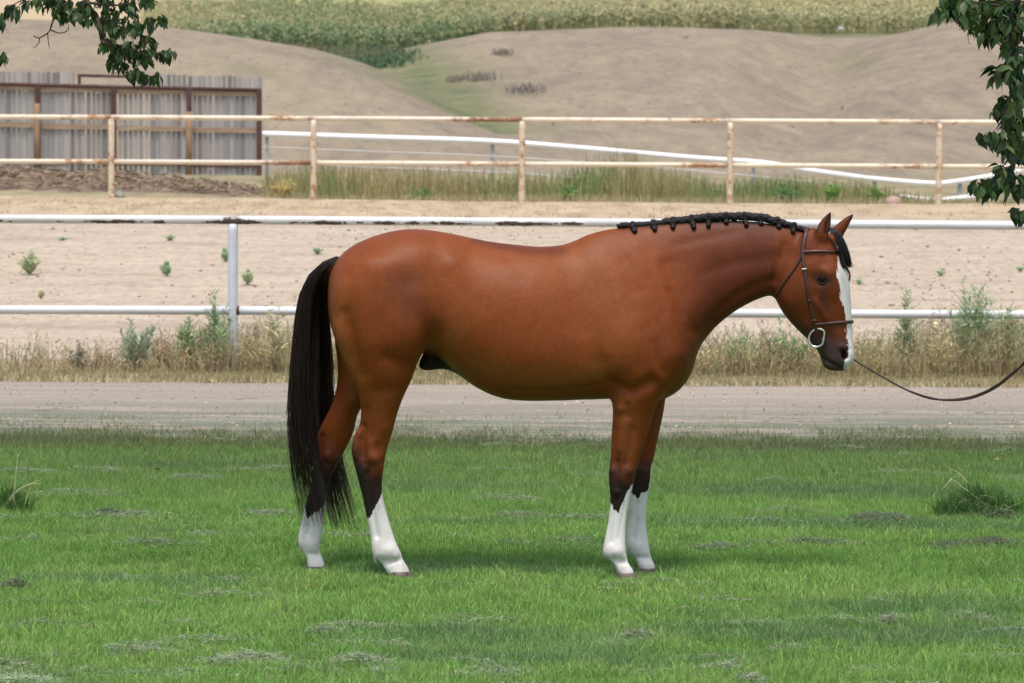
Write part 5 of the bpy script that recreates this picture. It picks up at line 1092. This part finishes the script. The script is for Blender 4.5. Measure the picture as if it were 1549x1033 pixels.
def tree(tx, ty, h_, lab, limbs, twigs, clusters, leafL, nmax, dz, outdir):
    o = empty('tree', (tx, ty, 0)); tag(o, lab, 'tree')
    mb = MB(); pl = spline([(tx, ty, -.1), (tx+.03, ty, .4), (tx-.05*outdir, ty+.05, 1.6), (tx+.06, ty, 3.2), (tx, ty+.1, h_)], 5); mb.tube(pl, np.interp(np.linspace(0, 1, len(pl)), [0, .1, 1], [.26, .19, .10]), 14); mb.build('trunk', bark, o)
    for pts in limbs:
        pl = spline(pts, 5); mb = MB(); mb.tube(pl, np.linspace(.075, .018, len(pl)), 9); mb.build('limb', bark, o)
    for pts, r0_, r1_ in twigs:
        pl = spline(pts, 4); mb = MB(); mb.tube(P(pl[:, 0], pl[:, 1], dz+.02*np.sin(np.arange(len(pl)))), np.linspace(r0_, r1_, len(pl)), 6); mb.build('twig', bark, o)
    tot = sum(c[4] for c in clusters); sc_ = nmax/tot; extra = []; more = MB()
    for cx, cy, rx, ry, n_ in clusters:
        for _ in range(int(round(n_*sc_))):
            while True:
                a, b = rng.uniform(-1, 1, 2)
                if a*a+b*b <= 1: break
            p = P(cx+a*rx, cy+b*ry-5, dz+rng.normal(0, .10)); add_leaf(o, p, leafL*rng.uniform(.7, 1.25), rng.uniform(0, 6.28), R(rng.normal(52, 26)), rng.normal(0, .5))
        for _ in range(int(n_*1.5)):                       # leaves past the first three hundred, deeper in the spray
            a, b = rng.uniform(-.95, .95, 2); p = P(cx+a*rx*math.sqrt(1-b*b*.5), cy+b*ry*math.sqrt(1-a*a*.5)-5, dz+.12+abs(rng.normal(0, .12)))
            M_ = np.array((Matrix.Rotation(rng.uniform(0, 6.28), 3, 'Z')@Matrix.Rotation(R(rng.normal(52, 26)), 3, 'Y')@Matrix.Rotation(rng.normal(0, .5), 3, 'X')))
            more.add(LEAFV*leafL*rng.uniform(.7, 1.25)@M_.T+p, LEAFQ)
        # small twigs that carry the leaves of the cluster
        for _ in range(max(2, n_//6)):
            a0 = np.array([cx+rng.uniform(-.7, .7)*rx, cy-ry*.9]); a2 = np.array([cx+rng.uniform(-1, 1)*rx, cy+rng.uniform(0, .9)*ry]); a1 = (a0+a2)/2+rng.normal(0, 3, 2)
            extra.append(np.array([P(*a0, dz), P(*a1, dz+rng.normal(0, .03)), P(*a2, dz+rng.normal(0, .05))]))
    V_, q, c = strands(np.array(extra), np.repeat([[.004, .003, .0015]], len(extra), 0), np.repeat([[.05, .038, .028]], len(extra), 0)); tg = tag(link('twig_mass', np_mesh('twig_mass', V_, q, None, c), dry_m, o), kind='stuff')
    tag(more.build('leaf_mass', leaf_m, o), kind='stuff')
    # the rest of the crown, above and beside the frame
    n_ = 4200; a = rng.uniform(0, 6.28, n_); b = np.arccos(rng.uniform(-1, 1, n_)); r_ = rng.random(n_)**.4
    cxw = tx-.3*outdir; c0 = np.stack([cxw+1.7*r_*np.sin(b)*np.cos(a), ty+.3+1.9*r_*np.sin(b)*np.sin(a), h_+.5+1.3*r_*np.cos(b)], 1); k = vnoise(c0[:, 0]*1.3+c0[:, 2], c0[:, 1]*1.3-c0[:, 2], .7, 99, 2) > -.15
    pq = pix(c0); k &= ~((pq[:, 0] > -25)&(pq[:, 0] < 1575)&(pq[:, 1] > -25)); c0 = c0[k]; n_ = len(c0); d_ = rng.normal(0, 1, (n_, 3))-[0, 0, .9]; d_ /= np.linalg.norm(d_, axis=1, keepdims=True); wv_ = np.cross(d_, rng.normal(0, 1, (n_, 3))); wv_ /= np.linalg.norm(wv_, axis=1, keepdims=True)
    V_, q, t, c = blades(c0, c0+d_*.09, c0+d_*.045, np.full(n_, .05), wv_, np.repeat([[.045, .085, .024]], n_, 0)*rng.lognormal(0, .3, (n_, 1)), 1.)
    tag(link('crown', np_mesh('crown', V_, q, t, c, False), blade_m, o), kind='stuff')
DL = 15.3
pl_ = lambda px, py: tuple(P(px, py, DL))
tree(-4.4, 15.4, 3.6, 'left tree whose leafy bough hangs into the top left corner', [[(-4.4, 15.4, 2.6), (-3.6, 15.3, 3.3), (-2.9, 15.3, 3.25), pl_(20, -60), pl_(125, -28)], [(-4.4, 15.4, 3.1), (-4.9, 15.9, 4.0), (-5.2, 16.1, 4.6)], [(-4.4, 15.4, 3.2), (-4.1, 14.9, 4.0), (-3.8, 14.6, 4.7)]],
     [([(125, -28), (134, 8), (146, 24), (152, 50), (156, 64), (175, 74), (196, 92), (215, 112)], .012, .004), ([(134, 4), (170, 8), (200, 4)], .007, .003), ([(150, 30), (180, 30), (205, 22)], .006, .003), ([(156, 62), (185, 70), (215, 80), (250, 82)], .006, .002), ([(112, -10), (100, 5), (84, 20), (78, 38), (74, 48), (60, 57), (50, 54)], .006, .0022), ([(76, 45), (90, 50), (102, 46), (104, 36)], .0032, .0016), ([(72, 50), (73, 62), (75, 73)], .003, .0014), ([(60, 57), (58, 66), (51, 72)], .003, .0014), ([(125, -28), (80, -10), (40, -2), (10, 12)], .006, .002)],
     [(20, 17, 16, 7, 12), (3, 30, 5, 12, 4), (40, 5, 10, 5, 4), (72, 6, 22, 10, 16), (98, 9, 16, 12, 14), (90, 22, 12, 9, 10), (112, 22, 10, 8, 8), (125, 14, 10, 10, 9), (135, 28, 18, 9, 18), (150, 5, 10, 8, 7), (165, 12, 12, 10, 8), (192, 8, 12, 10, 12), (215, 3, 14, 6, 7), (228, 5, 6, 6, 3), (165, 38, 18, 14, 24), (178, 48, 16, 9, 16), (200, 34, 14, 14, 15), (207, 50, 8, 8, 6), (225, 38, 8, 9, 6), (240, 32, 10, 8, 7), (163, 70, 14, 9, 13), (180, 82, 18, 12, 20), (170, 98, 10, 8, 9), (200, 76, 12, 12, 12), (222, 70, 14, 14, 18), (215, 92, 14, 10, 13), (242, 84, 8, 6, 6), (256, 84, 8, 8, 8), (190, 106, 12, 8, 8), (206, 116, 14, 8, 10), (225, 120, 10, 6, 6), (238, 119, 5, 7, 3), (3, 88, 8, 6, 5), (172, 24, 8, 6, 5)], .046, 300, DL, 1)
z2 = lambda x0, y0, x1, y1, n_: (1029+(x0+x1)/2/2.952, (y0+y1)/2/2.952, (x1-x0)/2/2.952, (y1-y0)/2/2.952, n_)
tree(4.3, 15.4, 3.6, 'right tree whose leafy boughs hang down the right edge', [[(4.3, 15.4, 2.4), (3.7, 15.3, 3.1), (3.0, 15.3, 3.0), pl_(1600, -40), pl_(1530, -10)], [(4.3, 15.4, 2.0), (3.5, 15.3, 2.5), pl_(1640, 90), pl_(1570, 150)], [(4.3, 15.4, 3.2), (4.9, 15.9, 4.2), (5.2, 16.0, 4.7)]],
     [([(1560, -10), (1520, 8), (1480, 4), (1445, 12)], .010, .003), ([(1560, 20), (1535, 45), (1528, 80), (1520, 105), (1510, 120)], .009, .002), ([(1575, 150), (1540, 160), (1522, 175), (1512, 210), (1490, 212)], .008, .002), ([(1560, 230), (1530, 250), (1500, 272), (1475, 280)], .006, .002), ([(1560, 90), (1545, 130), (1530, 160), (1505, 180)], .006, .002), ([(1466, 42), (1464, 54), (1467, 68)], .0022, .0012), ([(1575, 320), (1550, 318), (1530, 326)], .004, .002)],
     [z2(1135, 30, 1230, 80, 8), z2(1170, -20, 1300, 40, 13), z2(1240, 0, 1330, 120, 20), z2(1285, 90, 1335, 135, 5), z2(1330, 0, 1535, 60, 38), z2(1330, 60, 1535, 140, 36), z2(1340, 130, 1410, 200, 9), z2(1410, 120, 1535, 200, 18), z2(1430, 195, 1480, 245, 6), z2(1470, 200, 1535, 300, 16), z2(1395, 310, 1480, 365, 13), z2(1440, 270, 1535, 340, 14), z2(1470, 340, 1535, 430, 14), z2(1420, 430, 1535, 500, 18), z2(1395, 480, 1440, 540, 5), z2(1450, 500, 1535, 580, 15), z2(1325, 595, 1420, 640, 9), z2(1420, 590, 1535, 680, 26), z2(1450, 660, 1535, 720, 12), z2(1400, 735, 1480, 790, 10), z2(1295, 810, 1380, 860, 9), z2(1360, 790, 1450, 875, 14), z2(1440, 780, 1535, 870, 17), z2(1470, 945, 1560, 985, 10)], .066, 300, DL, -1)
